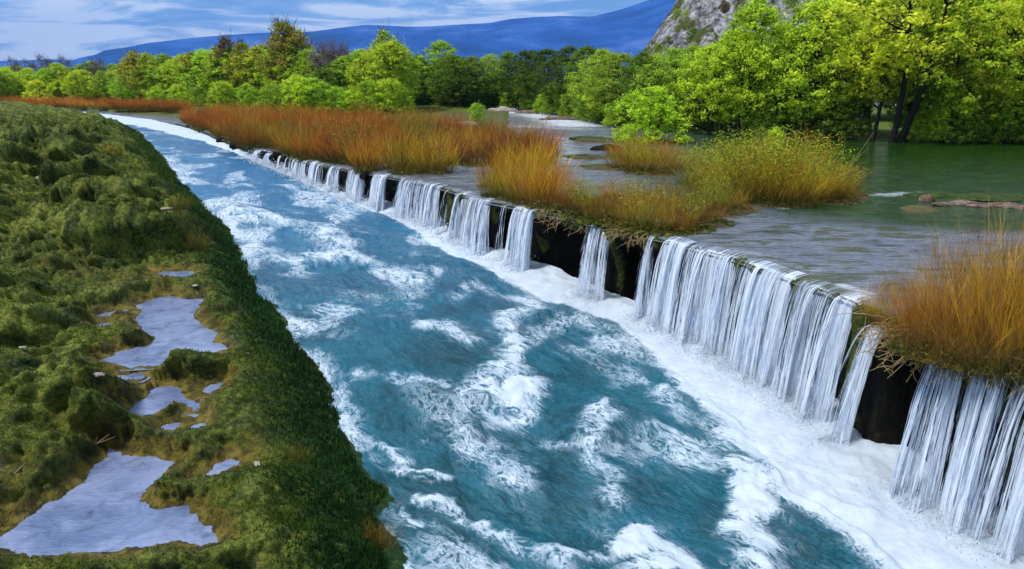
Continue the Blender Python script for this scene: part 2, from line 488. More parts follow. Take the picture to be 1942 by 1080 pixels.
# ================================================================== CLUMP AND TREE PLACES (used by the ground too)
# ---- orange / golden stem clumps: (px, base py, height m, width m, colour key)
STEMCOL = dict(brown=(0.24, 0.095, 0.022, 1), rust=(0.40, 0.115, 0.014, 1), orange=(0.45, 0.18, 0.015, 1), gold=(0.44, 0.27, 0.018, 1), olive=(0.24, 0.20, 0.022, 1), straw=(0.46, 0.28, 0.05, 1))
CL = []     # (x, y, h, w, col, zone)
def inpoly(x, y, poly):
    x = np.asarray(x); y = np.asarray(y)
    ins = np.zeros(x.shape, bool)
    n = len(poly)
    for i in range(n):
        x1, y1 = poly[i]; x2, y2 = poly[(i + 1) % n]
        c = ((y1 > y) != (y2 > y)) & (x < (x2 - x1) * (y - y1) / (y2 - y1 + 1e-12) + x1)
        ins ^= c
    return ins
belt_px = [(345, 226), (372, 246), (440, 268), (480, 281), (560, 298), (640, 314), (740, 331), (825, 330), (850, 318), (950, 318), (1040, 318),
           (1030, 292), (930, 266), (800, 246), (640, 232), (480, 222)]
belt = [onz(*q) for q in belt_px]
bx = [p[0] for p in belt]; by = [p[1] for p in belt]
pts = []
rr = random.Random(3)
tries = 0
while len(pts) < 190 and tries < 30000:
    tries += 1
    x, y = rr.uniform(min(bx), max(bx)), rr.uniform(min(by), max(by))
    if not inpoly(np.array([x]), np.array([y]), belt)[0]: continue
    if x - float(lip_x(y)) < 0.25: continue
    md = 0.95 + 0.018 * max(0, y - 22)
    if any((x - a) ** 2 + (y - b) ** 2 < md * md for a, b in pts): continue
    pts.append((x, y))
for (x, y) in pts:
    d = x - float(lip_x(y))
    c = rr.choices(['rust', 'orange', 'gold', 'olive', 'brown'], [5, 2.4, 0.9, 0.7, 2.4] if d > 3 else [3, 2.5, 1.5, 1.5, 2])[0]
    if y > 45: c = rr.choice(['rust', 'rust', 'orange'])
    CL.append((x, y, rr.uniform(1.3, 2.2), rr.uniform(0.8, 1.15), c, 'belt'))
for q in [(945, 372, 1.35), (975, 378, 1.6), (1005, 385, 1.7), (1030, 392, 1.6), (960, 350, 1.6), (1000, 345, 1.7), (1035, 350, 1.5), (1055, 385, 1.3), (1020, 368, 1.6), (935, 355, 1.1)]:
    CL.append((*onz(*q[:2]), q[2] * 1.2, 0.9, rr.choice(['orange', 'gold', 'gold', 'orange']), 'knoll'))
for q in [(1075, 402, 1.0), (1105, 412, 1.1), (1140, 420, 1.0), (1170, 424, 1.15), (1205, 432, 1.2), (1240, 438, 1.2), (1275, 440, 1.1), (1310, 436, 1.0), (1345, 425, 0.9),
          (1130, 398, 1.0), (1190, 405, 1.1), (1250, 410, 1.2), (1300, 412, 1.1), (1360, 405, 1.1), (1220, 385, 1.2), (1280, 388, 1.3), (1335, 388, 1.2), (1160, 382, 1.0), (1390, 398, 0.9), (1100, 388, 0.8)]:
    CL.append((*onz(*q[:2]), q[2], 1.0, rr.choice(['gold', 'orange', 'olive', 'orange', 'brown']), 'brink'))
for q in [(1345, 362, 1.6), (1390, 376, 1.9), (1430, 384, 2.0), (1470, 388, 2.1), (1510, 386, 2.0), (1545, 378, 1.6), (1420, 352, 2.1), (1470, 350, 2.2), (1515, 352, 2.0), (1370, 345, 1.7), (1585, 382, 1.2), (1600, 372, 1.0), (1325, 350, 1.3)]:
    CL.append((*onz(*q[:2]), q[2], 1.15, rr.choice(['gold', 'olive', 'olive', 'gold']), 'islet'))
for q in [(1180, 322, 1.5), (1215, 328, 1.5), (1250, 330, 1.6), (1285, 325, 1.4), (1200, 306, 1.5), (1245, 306, 1.5), (1170, 300, 1.1)]:
    CL.append((*onz(*q[:2]), q[2], 1.1, rr.choice(['gold', 'orange', 'gold']), 'willow islet'))
for q in [(1735, 655, 1.0), (1770, 668, 1.35), (1815, 676, 1.55), (1860, 684, 1.7), (1905, 690, 1.8), (1950, 698, 1.8), (1795, 630, 1.35), (1850, 638, 1.6), (1905, 645, 1.7), (1960, 655, 1.8), (2010, 690, 1.7),
          (1640, 585, 0.55), (1690, 580, 0.6), (1665, 600, 0.5), (1870, 600, 1.5), (1930, 605, 1.6), (2000, 620, 1.6), (1720, 610, 0.7), (1760, 600, 0.8), (2060, 660, 1.6)]:
    CL.append((*onz(*q[:2]), q[2] * 1.2, 0.75, rr.choice(['gold', 'straw', 'orange', 'gold', 'brown']), 'thicket'))
for i in range(46):                                         # far strip across the head of the channel
    px = 5 + i * 7.6; CL.append((*onz(px + rr.uniform(-6, 6), rr.uniform(199.5, 206) + (px / 345) * 12), rr.uniform(1.2, 1.7), rr.uniform(1.5, 2.2), rr.choice(['rust', 'rust', 'orange']), 'far strip'))

# ---- shore of the upper pool
SHORE_PX = [(930, 198), (985, 203), (1045, 212), (1110, 224), (1180, 238), (1300, 246), (1450, 252), (1600, 258), (1760, 263), (1942, 264), (2300, 266)]
SH = np.array([onz(*q) for q in SHORE_PX])
def shore_y(X):
    return np.interp(X, SH[:, 0], SH[:, 1])
ISLE = [(c[0], c[1], 0.7 * c[3] + 0.15, 0.03) for c in CL if c[5] != 'far strip']
for q in [(1130, 268, 1.6), (1110, 300, 1.0), (1150, 318, 1.2), (905, 232, 3.0), (850, 222, 4.0), (780, 235, 3.0), (760, 222, 4), (700, 216, 6), (1740, 398, .7), (1230, 268, 2.2)]:
    ISLE.append((*onz(*q[:2]), q[2], 0.05))

# ================================================================== GROUND (one sheet to the horizon)
def ground_h(X, Y):
    d = X - lip_x(Y)
    bed = -0.30 + 0.16 * (fbm(X * 0.5, Y * 0.5, 4, 3) - 0.5)
    bed = bed - 0.5 * sstep(8, 20, d)
    isl = np.full(X.shape, -9.0)
    near = (np.abs(Y - 55) < 60) & (np.abs(X) < 90)
    idx = np.where(near)[0]
    xs, ys = X[idx], Y[idx]; v = np.full(len(idx), -9.0)
    for (ix, iy, r, top) in ISLE:
        q = np.hypot(xs - ix, ys - iy) / r
        v = np.maximum(v, top + 0.06 - 0.42 * np.clip(q - 0.55, 0, None) ** 1.3)
    isl[idx] = v
    up = np.maximum(bed, np.minimum(isl, 0.16) + 0.10 * (fbm(X * 1.3, Y * 1.3, 3, 8) - 0.5))
    land = 0.35 + 0.5 * (fbm(X * 0.08, Y * 0.08, 4, 5) - 0.4)
    wob = 3 * (fbm(X * 0.3, Y * 0.2, 3, 21) - 0.5)
    t = sstep(-0.8, 0.9, Y - shore_y(X) + wob)
    left = X < SH[0, 0]
    beltland = inpoly(X, Y, belt)
    t = np.where(left, sstep(-3, 3, Y - 84 + 0.62 * (X + 2) * 0 + wob), t)
    t = np.where(beltland, np.maximum(t, 0.0), t)
    up = up * (1 - t) + land * t
    # the strip of marsh between belt and trees
    mar = sstep(0, 3, Y - np.interp(X, [-60, -33, -14, -1.9, 3], [92, 66, 52, 46, 60])) * (X < 0)
    up = np.maximum(up, -0.3 + 0.36 * mar + 0.1 * (fbm(X * .7, Y * .7, 3, 2) - .5))
    low = np.full(X.shape, -3.3)
    s = sstep(0.9, 1.9, d)
    h = low * (1 - s) + up * s
    far = np.hypot(X, Y)
    h = np.where(Y > 130, land, h)
    return np.where((Y < 3), -3.3, h), np.clip(t + 0.5 * mar, 0, 1)
gx = np.concatenate([[-14000, -7000, -3000, -1200, -500, -250, -140], np.arange(-95, 70, 0.55), [80, 100, 140, 250, 500, 1200, 3000, 7000, 14000]])
gy = np.concatenate([[-3000, -500, -100, -20, 0], np.arange(4, 112, 0.55), [116, 122, 130, 145, 170, 220, 300, 500, 900, 1800, 3500, 7000, 14000]])
GX, GY = np.meshgrid(gx, gy)
gh, gg = ground_h(GX.ravel(), GY.ravel())
me = mesh_np('ground', np.stack([GX.ravel(), GY.ravel(), gh], 1), grid_quads(len(gy), len(gx)), M['ground'], dict(grass=gg))
ob('ground', me, kind='structure')

# ================================================================== MOUNTAINS
RIDGE = [(-900, 150), (-500, 130), (-200, 124), (0, 117), (100, 113), (170, 116), (250, 99), (310, 86), (380, 76), (440, 70), (490, 67), (600, 65), (660, 58), (700, 54), (760, 56), (800, 57),
         (860, 54), (930, 50), (970, 43), (1010, 40), (1060, 37), (1120, 38), (1180, 24), (1260, 0), (1340, -28), (1450, -60), (1700, -90), (2200, -60), (2900, 60)]
rx = np.array([(q[0] - CX) / 1453.0 for q in RIDGE]); rz = np.array([(HORIZON - q[1]) / 1453.0 for q in RIDGE])
DM = 7000.0
az = np.linspace(rx[0], rx[-1], 420); dep = np.linspace(0, 1, 70)
A, Dp = np.meshgrid(az, dep)
yy = DM * (0.62 + 0.75 * Dp)
xx = A * DM + (yy - DM) * A * 0.6
crest = np.interp(A.ravel(), rx, rz).reshape(A.shape) * DM
prof = np.where(Dp < 0.5067, sstep(0, 0.5067, Dp) ** 1.15, 1 - 0.55 * sstep(0.5067, 1, Dp))
rel = fbm(xx * 0.0016, yy * 0.0016, 6, 40)
gul = ridge(xx * 0.0011 + 2, yy * 0.0009, 5, 44)
zz = crest * prof + (rel - 0.5) * 190 * prof * (1 - prof) * 4 * 0.6 + (gul - 0.6) * 260 * prof * (1 - prof) * 2 + (rel - .5) * 14 * prof
zz = zz - 12 * (1 - sstep(0, 0.12, Dp))
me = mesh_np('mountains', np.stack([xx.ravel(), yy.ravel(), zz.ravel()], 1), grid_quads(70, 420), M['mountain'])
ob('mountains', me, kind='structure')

# ================================================================== LIMESTONE HILL on the far bank
hx = np.linspace(6, 190, 260); hy = np.linspace(78, 210, 170)
HX, HY_ = np.meshgrid(hx, hy)
az_ = HX / HY_
hgt = np.interp(az_, [0.10, 0.155, 0.18, 0.205, 0.24, 0.3, 0.4, 0.6, 0.9, 1.3], [0, 3.5, 9.5, 15, 21, 30, 40, 47, 50, 45])
hgt = hgt * sstep(82, 132, HY_)
c1, cid = cellular(HX * 0.22, HY_ * 0.22, 3); c2, cid2 = cellular(HX * 0.7, HY_ * 0.7, 6)
s_ = np.clip(hgt / 8, 0, 1)
hz = hgt + s_ * ((cid - 0.5) * 2.8 + (cid2 - 0.5) * 1.5 + 4.5 * (fbm(HX * 0.12, HY_ * 0.12, 5, 9) - 0.5)) - 0.6
veg = 0.16 * (cid - 0.5) + 0.08 * (0.6 - c1)
me = mesh_np('limestone_hill', np.stack([HX.ravel(), HY_.ravel(), hz.ravel()], 1), grid_quads(170, 260), M['hill'], dict(veg=veg.ravel()), smooth=False)
ob('limestone_hill', me, kind='structure')
def hill_z(x, y):
    i = int(np.clip((y - hy[0]) / (hy[1] - hy[0]), 0, 169)); j = int(np.clip((x - hx[0]) / (hx[1] - hx[0]), 0, 259))
    return float(hz[i, j])

# ================================================================== LOWER RIVER
def geo_rows(y0, y1, n, p=1.0):
    t = np.linspace(0, 1, n)
    return y0 * (y1 / y0) ** t
NR, NCc = 820, 310
Yr = geo_rows(4.0, 100.0, NR)
Tc = np.linspace(0, 1, NCc)
bxr = bank_x(Yr) - 0.35; lxr = lip_x(Yr) + 0.55
X = bxr[:, None] + (lxr - bxr)[:, None] * Tc[None, :]
Y = np.repeat(Yr[:, None], NCc, 1)
# rows follow Y; carry the far bank's points along the flow a little by shearing rows towards upstream
Xf, Yf = X.ravel(), Y.ravel()
zl = zlow(Xf, Yf)
al = Xf * U[0] + Yf * U[1]                   # along the flow
ac = Xf * U[1] - Yf * U[0]                   # across it
wx = 0.9 * (fbm(ac * 0.5, al * 0.35, 3, 71) - 0.5); wy = 1.4 * (fbm(ac * 0.5 + 40, al * 0.35, 3, 73) - 0.5)
fa, fl = ac + wx, al + wy
def seg_d(x, y, p, q):
    px, py = p; qx, qy = q
    dx, dy = qx - px, qy - py
    t = np.clip(((x - px) * dx + (y - py) * dy) / (dx * dx + dy * dy + 1e-9), 0, 1)
    return np.hypot(x - px - t * dx, y - py - t * dy)
FOAM = [  # photo polyline, half width in metres, strength
    ([(960, 600), (968, 650), (955, 700)], 0.28, 0.75), ([(950, 705), (905, 760), (975, 770), (985, 735)], 0.42, 1.0), ([(905, 770), (940, 810), (985, 800)], 0.3, 0.6),
    ([(880, 830), (930, 880), (990, 925)], 0.36, 0.62), ([(1000, 560), (985, 590), (960, 630)], 0.3, 0.6),
    ([(1130, 785), (1142, 815), (1120, 850)], 0.34, 0.62), ([(1060, 838), (1110, 850)], 0.30, 0.5), ([(1150, 850), (1215, 872)], 0.28, 0.5), ([(1125, 868), (1148, 905), (1150, 950)], 0.30, 0.5),
    ([(810, 622), (845, 620), (880, 645)], 0.38, 0.9), ([(690, 715), (840, 740)], 0.25, 0.6), ([(600, 490), (650, 485), (690, 498)], 0.55, 0.8), ([(740, 520), (700, 500), (620, 480)], 0.4, 0.45),
    ([(420, 395), (480, 410), (540, 425), (600, 440), (640, 470)], 0.7, 0.72), ([(420, 400), (450, 440), (480, 480)], 0.5, 0.45), ([(400, 383), (440, 388)], 0.3, 0.8),
    ([(650, 790), (720, 850), (790, 890), (850, 905)], 0.13, 0.75), ([(800, 935), (900, 990), (990, 1040), (1060, 1075)], 0.13, 0.7), ([(760, 960), (850, 1020), (920, 1065)], 0.1, 0.55),
    ([(1000, 1050), (1060, 1045), (1140, 1055)], 0.14, 0.65), ([(1150, 1030), (1220, 1025), (1270, 1050), (1290, 1090)], 0.2, 1.0), ([(1240, 1060), (1200, 1090)], 0.3, 0.9),
    ([(1420, 900), (1430, 960), (1405, 1010), (1420, 1085)], 0.28, 1.15), ([(1440, 930), (1470, 900)], 0.3, 1.0),
    ([(1560, 960), (1640, 985)], 0.2, 0.7), ([(1360, 880), (1290, 850), (1230, 820)], 0.22, 0.5), ([(1400, 860), (1300, 840)], 0.2, 0.6), ([(1250, 740), (1300, 800), (1400, 850)], 0.32, 0.55),
    ([(1100, 600), (1050, 625), (990, 645)], 0.4, 0.55), ([(1200, 650), (1150, 640), (1080, 600)], 0.4, 0.5), ([(720, 500), (770, 560), (800, 530)], 0.5, 0.4), ([(860, 560), (900, 540), (960, 560)], 0.4, 0.5),
    ([(560, 345), (600, 360), (680, 400)], 0.5, 0.5), ([(490, 290), (520, 300), (545, 318)], 0.4, 0.7), ([(350, 325), (375, 327)], 0.4, 0.6), ([(480, 345), (560, 350)], 0.6, 0.25), ([(620, 540), (700, 560)], 0.4, 0.35), ([(560, 600), (640, 640)], 0.3, 0.35)]
foam = np.zeros(len(Xf)); lump = np.zeros(len(Xf))
xw = Xf + 0.5 * wx + 0.34 * (fbm(Xf * 2.3, Yf * 2.3, 4, 75) - 0.5); yw = Yf + 0.5 * wy + 0.6 * (fbm(Xf * 2.3 + 30, Yf * 2.3, 4, 77) - 0.5)
patch = 0.30 + 1.25 * fbm(fa * 2.4, fl * 1.7, 4, 79)
for poly, wd, st in FOAM:
    P = [onriver(*q) for q in poly]
    d = np.full(len(Xf), 9e9)
    for i in range(len(P) - 1): d = np.minimum(d, seg_d(xw, yw, P[i], P[i + 1]))
    g = 0.80 * st * np.exp(-(d / (wd * 1.15)) ** 2) * np.minimum(patch, 1.15)
    foam = np.maximum(foam, g)
    if st > 0.6: lump = np.maximum(lump, np.exp(-(d / (wd * 1.1)) ** 2) * wd * 0.38)
# foam apron under the falls; width by photo: distance from the lip at which it ends
YT = [4, 7, 8.6, 9.4, 10.5, 12.2, 13.6, 15.0, 16.5, 18.5, 20.5, 23, 27, 31, 36, 40, 46, 55, 75, 100]
AW = [1.9, 1.8, 1.75, 1.85, 1.8, 1.75, 1.55, 1.2, 0.85, 1.3, 1.05, 1.0, 0.6, 0.45, 0.3, 0.3, 0.7, 2.0, 5, 8]
dlip = (lip_x(Yf) - Xf) * 0.80
aw = np.interp(Yf, YT, AW) * (0.85 + 0.35 * (fbm(al * 0.9, ac * 0.9, 3, 81) - 0.3))
apron = 1.15 * (1 - sstep(aw * 0.72, aw * 1.2, dlip))
eddy = np.exp(-((seg_d(Xf, Yf, onriver(1490, 985), onriver(1570, 1050)) / 0.46) ** 2))     # the teal eye inside the foam
apron = apron * (1 - 0.75 * eddy)
foam = np.maximum(foam, apron)
bg = 0.34 * sstep(0.44, 0.70, fbm(fa * 0.9, fl * 0.55, 4, 91)) + 0.085
bg = bg + 0.18 * np.interp(Yf, [10, 17, 28, 36, 60, 75, 100], [0, 0.45, .45, -0.1, -0.25, .4, 0.9])
calm = np.exp(-((seg_d(Xf, Yf, onriver(1090, 700), onriver(1060, 960)) / 0.9) ** 2)) + np.exp(-((seg_d(Xf, Yf, onriver(760, 620), onriver(860, 720)) / 0.8) ** 2)) + np.exp(-((seg_d(Xf, Yf, onriver(640, 640), onriver(760, 800)) / 0.5) ** 2)) + np.exp(-((seg_d(Xf, Yf, onriver(850, 560), onriver(900, 590)) / 0.7) ** 2)) + np.exp(-((seg_d(Xf, Yf, onriver(1330, 960), onriver(1340, 1060)) / 0.55) ** 2))
bg = bg * (1 - 0.75 * np.clip(calm, 0, 1))
dbank = (Xf - bank_x(Yf)) * 0.8
bg = bg + 0.16 * np.exp(-(dbank / 0.22) ** 2) * (fbm(al * 1.5, ac, 3, 5) > 0.45)
foam = np.clip(np.maximum(foam, bg) + 0.12 * np.minimum(foam, bg) + 0.15 * sstep(0.85, 1.1, apron), 0, 1.5)
# surface shape
lod = np.clip(1.3 - Yf / 60, 0.25, 1)
wave = 0.20 * (fbm(fa * 0.8, fl * 0.6, 4, 101) - 0.5) + 0.10 * (ridge(fa * 1.7, fl * 0.9, 4, 111) - 0.6) + 0.035 * (fbm(fa * 6, fl * 4, 3, 121) - 0.5)
fo = sstep(0.5, 1.0, foam)
bub = 0.06 * (fbm(Xf * 3.2, Yf * 3.2, 4, 131) - 0.5) + 0.05 * (ridge(Xf * 7, Yf * 7, 2, 135) - 0.5)
Z = zl + lod * (wave * (1 - 0.72 * fo * sstep(0.9, 1.1, foam) - 0.2 * fo) + bub * fo * (1 - 0.5 * sstep(0.9, 1.1, foam)) + lump)
Z += lod * 0.22 * (1 - sstep(0.0, 1.0, dlip / np.maximum(aw, 0.1))) * (0.4 + 0.9 * fbm(al * 1.1, ac * 1.4, 3, 141))
deep = np.interp(Yf, [14, 30, 50], [0, 0.75, 1.0])  # share of painted sky-reflection blue, rising with distance rather than depth
flow = np.stack([fa, fl * 0.5, np.zeros_like(fa)], 1)
me = mesh_np('river', np.stack([Xf, Yf, Z], 1), grid_quads(NR, NCc), M['river'], dict(foam=foam, flow=flow, deep=deep))
ob('river', me, kind='structure')

# ================================================================== UPPER RIVER / POOL
Yr = np.concatenate([geo_rows(5.0, 104.0, 420)])
Tc = np.concatenate([np.linspace(0, 0.06, 24)[:-1], np.linspace(0.06, 1, 190) ** 1.0])
lx = lip_x(Yr); x1 = np.maximum(lx + 15, 12 + Yr * 0.78)
X = lx[:, None] - 0.06 + (x1 - lx)[:, None] * Tc[None, :]
Y = np.repeat(Yr[:, None], len(Tc), 1)
Xf, Yf = X.ravel(), Y.ravel()
d = Xf - lip_x(Yf)
Z = 0.05 * (fbm(Xf * 0.9, Yf * 1.8, 4, 151) - 0.5) * sstep(0.2, 1.5, d) + 0.012 - 0.10 * (1 - sstep(-0.06, 0.35, d))
foam = np.zeros(len(Xf))
for poly, wd, st in [([(940, 212), (1000, 214), (1060, 226), (1090, 238)], 3.2, 0.62), ([(960, 205), (1010, 205), (1060, 215)], 3.0, 0.66), ([(1000, 240), (1100, 245)], 3, 0.35),
                     ([(1060, 262), (1080, 290), (1070, 310)], 1.0, 0.35), ([(1660, 372), (1740, 366)], 0.5, 0.36), ([(1600, 240), (1500, 235)], 2, 0.1), ([(1320, 470), (1420, 480), (1560, 520)], .5, .25), ([(1590, 540), (1650, 560)], 0.2, 0.42), ([(1480, 395), (1560, 382)], 0.25, 0.6)]:
    P = [onz(*q) for q in poly]; dd = np.full(len(Xf), 9e9)
    for i in range(len(P) - 1): dd = np.minimum(dd, seg_d(Xf, Yf, P[i], P[i + 1]))
    foam = np.maximum(foam, st * np.exp(-(dd / wd) ** 2))
rap = sstep(0.5, 0.9, foam)
Z = Z + rap * 0.35 * (fbm(Xf * 0.8, Yf * 0.8, 3, 161) - 0.35)
deep = sstep(4.0, 9, d + 2 * (fbm(Xf * 0.3, Yf * 0.3, 3, 171) - .5)) * sstep(17, 20, Yf + 0.12 * Xf + 4 * (fbm(Xf * .2, Yf * .5, 3, 7) - .5))  # deep also masks where the painted tree reflection begins
deep = deep * sstep(0.10, 0.30, Xf / Yf)
me = mesh_np('upper_river', np.stack([Xf, Yf, Z], 1), grid_quads(len(Yr), len(Tc)), M['pool'], dict(foam=foam, deep=deep))
ob('upper_river', me, kind='structure')

# ================================================================== ROCK LEDGE under the lip
def lip_frame(Y):
    x = lip_x(Y); e = 0.15
    tx = lip_x(Y + e) - lip_x(Y - e); ty = 2 * e
    n = np.hypot(tx, ty); tx, ty = tx / n, ty / n
    return x, tx, ty, -ty, tx                                # point x, tangent (upstream), outward normal (towards the channel)
# arc-length sampling
ys = np.linspace(4.2, 62, 4000)
arc = np.concatenate([[0], np.cumsum(np.hypot(np.diff(lip_x(ys)), np.diff(ys)))])
NA, NV = 900, 56
# finer near the camera
tt = np.linspace(0, 1, NA) ** 1.5
Ya = np.interp(tt * arc[-1], arc, ys); Sa = tt * arc[-1]
x0, tx, ty, nx, ny = lip_frame(Ya)
zb = zlow(x0, Ya) - 0.7
V = np.linspace(0, 1, NV)
S2 = np.repeat(Sa[:, None], NV, 1); V2 = np.repeat(V[None, :], NA, 0)
H = -zb[:, None]
NT_ = 14                                                     # first rows run along the top of the ledge
ztop = -0.035
u = np.clip((V2 - V[NT_]) / (1 - V[NT_]), 0, 1)
zz = ztop - u * (H + ztop)
off = np.where(V2 < V[NT_], -(1 - V2 / V[NT_]) * 1.6, 0)
big = fbm(S2 * 1.1, zz * 0.35, 3, 201); med = fbm(S2 * 3.4, zz * 0.9, 4, 205); fin = fbm(S2 * 9, zz * 3.5, 3, 209)
recess = 0.5 * sstep(0.05, 0.45, u) * sstep(0.35, 0.6, fbm(S2 * 0.9 + 9, zz * 0.2, 2, 213))
face = u > 0
alc = np.zeros_like(S2)
for pa_, pb_ in ((1020, 1116), (1167, 1227), (936, 976), (1690, 1778), (740, 758)):
    s_a, s_b = sorted(float(np.interp(lip_at(q_)[1], ys, arc)) for q_ in (pa_, pb_))
    alc = np.maximum(alc, sstep(s_a - 0.08, s_a + 0.15, S2) * (1 - sstep(s_b - 0.15, s_b + 0.08, S2)))
recess = np.maximum(recess, 0.85 * alc * sstep(0.06, 0.3, u))
off2 = off + face * ((big - 0.55) * 0.32 + (med - 0.5) * 0.22 + (fin - 0.5) * 0.08 - recess - 0.04)
zt = zz + (~face) * (0.05 * (med - 0.6) + 0.03 * (fin - .5)) - (u > 0) * 0.0
zt = zt + 0.04 * (fin - 0.5) * face
Xl = x0[:, None] + nx[:, None] * off2; Yl = Ya[:, None] + ny[:, None] * off2
top = (1 - sstep(0.0, 0.16, u)) * 0.9 + 0.0
mossv = 0.85 * sstep(0.5, 0.68, fbm(S2 * 1.3 + 5, zz * 0.8, 3, 217)) * (1 - sstep(0.4, 1, u))
mossv = mossv * (1 - alc)
for pc in (850, 1640):
    pxx, pyy = lip_at(pc); sd = np.interp(pyy, ys, arc)
    mossv = np.maximum(mossv, 0.95 * np.exp(-((S2 - sd) / 0.25) ** 2) * (1 - sstep(0.5, 0.95, u)))
    bul = 0.16 * np.exp(-((S2 - sd) / 0.2) ** 2) * face
    Xl += nx[:, None] * bul; Yl += ny[:, None] * bul
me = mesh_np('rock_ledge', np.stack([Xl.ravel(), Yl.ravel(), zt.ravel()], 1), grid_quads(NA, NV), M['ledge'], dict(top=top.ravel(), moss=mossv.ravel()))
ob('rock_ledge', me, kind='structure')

# ================================================================== WATERFALL CURTAINS
SPRAY = []
def curtain(pa, pb, dens, whiteness, label, zstart=0.0, spread=1.0, throw=0.62, seed=0):
    r = np.random.default_rng(1000 + seed)
    _, ya = lip_at(pa); _, yb = lip_at(pb)
    sa, sb = sorted((float(np.interp(ya, ys, arc)), float(np.interp(yb, ys, arc))))
    L = sb - sa; ymid = 0.5 * (ya + yb)
    px_m = 738.0 / max(6, ymid)
    fq = min(64.0, 1.0 * px_m)                               # streaks across, per metre
    V, Q, D, AL = [], [], [], []
    NS = 22
    def sheet(s0, s1, n, th, vel, dd, edge, jit):
        base = len(V)
        sv = np.linspace(s0, s1, n); y0 = np.interp(sv, arc, ys); x0, tx, ty, nx, ny = lip_frame(y0)
        zend = zlow(x0, y0) - 0.14
        ph = r.uniform(0, 60)
        wob = fbm(sv * 5 + ph, sv * 0 + 3, 3, 900 + seed) - 0.5
        bun = fbm(sv * 3.1 + ph, sv * 0 + 9, 3, 930 + seed) - 0.5
        vv = vel * (1 + 0.7 * wob); tt_ = np.sqrt(2 * np.maximum(0.02, zstart - zend) / 9.8)
        ef = np.minimum(sstep(0, edge, sv - s0), sstep(0, edge, s1 - sv)) if edge > 0 else np.ones(n)
        for k in range(NS + 1):
            if k < 4:
                a = (4 - k) / 4.0
                o = np.full(n, -0.28 * a); z = np.full(n, zstart + 0.030 - 0.05 * (1 - a) ** 2); q = 0.0
            else:
                q = (k - 4) / (NS - 4); ti = tt_ * q ** 0.75
                o = vv * ti; z = zstart - 0.02 - 4.9 * ti * ti
            fine = jit * (fbm(sv * 14 + ph, sv * 0 + q * 2.5, 3, 960 + seed) - 0.5)
            lat = (sv - 0.5 * (s0 + s1)) * 0.10 * q + 0.03 * wob * q
            of = o + th + fine * (0.3 + q)
            X_ = x0 + tx * lat + nx * of; Y_ = y0 + ty * lat + ny * of
            V.extend(np.stack([X_, Y_, z], 1).tolist())
            top = 0.28 if k < 4 else 0.0
            D.extend((dd - 0.05 + 1.15 * bun + 0.18 * q - 0.55 * (1 - ef) - top).tolist())
            AL.extend(np.stack([sv * fq + ph, np.full(n, -4.9 * (float(tt_.mean()) * q) ** 2 * 2.2 * min(1, fq / 30) + (0.0 if k >= 4 else (4 - k) * 0.1)), np.full(n, ph)], 1).tolist())
        for k in range(NS):
            for i in range(n - 1):
                a = base + k * n + i
                Q.append((a, a + 1, a + n + 1, a + n))
    n = int(np.clip(L * 26, 6, 120))
    lo = 0.43 * whiteness
    sheet(sa, sb, n, -0.05, throw * 0.80, 0.14 + lo, 0.10, 0.05)
    sheet(sa, sb, n, 0.0, throw, 0.02 + lo, 0.12, 0.09)
    sheet(sa, sb, n, 0.05, throw * 1.15, -0.16 + lo, 0.14, 0.14)
    for _ in range(int(max(1, L * 2.2))):                     # thicker ropes that stand proud of the sheet
        c = r.uniform(sa, sb); w_ = r.uniform(0.05, 0.16)
        sheet(max(sa, c - w_), min(sb, c + w_), 7, 0.05, throw * r.uniform(0.9, 1.3), 0.25 + lo, w_ * 0.9, 0.06)
    y0 = np.interp(r.uniform(sa, sb, int(900 * L * min(1, 14 / ymid))), arc, ys); SPRAY.append((y0, throw, whiteness))
    me = mesh_np('waterfall', V, Q, M['fall'], dict(dens=np.array(D), along=np.array(AL)))
    return ob('waterfall', me, label=label, cat='waterfall', group='curtains of water along the rock ledge')
FALLS = [
    (484, 520, 30, 1.0, 'low white spill of water at the upstream tip of the reed belt'),
    (524, 538, 40, 0.8, 'tiny fall between dark boulders near the reed belt tip'),
    (541, 553, 40, 0.9, 'tiny bright fall beside the dark boulders near the reed belt tip'),
    (556, 583, 40, 0.9, 'short narrow fall below the rusty reeds where the drop begins'),
    (589, 616, 45, 1.0, 'bright short fall beside the narrow one where the drop begins'),
    (626, 648, 50, 0.9, 'small pair of white strands under the thick rusty reeds'),
    (664, 697, 36, 0.7, 'thin broken strands of water over dark rock under rusty reeds'),
    (706, 737, 60, 1.0, 'bright short fall with a dark rock slot on its downstream side'),
    (760, 838, 75, 1.0, 'broad white curtain under the end of the reed belt'),
    (849, 858, 30, 0.8, 'single thin strand running down the mossy yellow rock rib'),
    (872, 934, 75, 1.0, 'broad pale curtain between the mossy rib and a dark wall'),
    (953, 966, 22, 0.5, 'faint thread of water slanting down the dark wall'),
    (978, 1017, 95, 1.0, 'narrow white column of water beside the big dark alcove'),
    (1118, 1165, 80, 0.85, 'narrow white column of water between two dark alcoves'),
    (1229, 1248, 60, 0.8, 'slender strand of water beside the widest curtain'),
    (1262, 1400, 120, 0.9, 'widest white curtain of falling water, its smooth upstream half'),
    (1400, 1512, 120, 1.0, 'thick ropes of white water at the downstream half of the widest curtain'),
    (1512, 1590, 34, 0.55, 'sparse dark streaks of water over mossy rock'),
    (1590, 1630, 120, 1.0, 'bright ribbon of water between sparse streaks and a mossy rock'),
    (1655, 1685, 100, 1.0, 'leaning spout of water below the mossy rock knob'),
    (1780, 1850, 80, 0.9, 'ragged white fall emerging under the golden thicket'),
    (1850, 1925, 110, 1.0, 'bright tall fall below the middle of the golden thicket'),
    (1925, 2060, 70, 0.8, 'streaky fall at the downstream end of the golden thicket'),
]
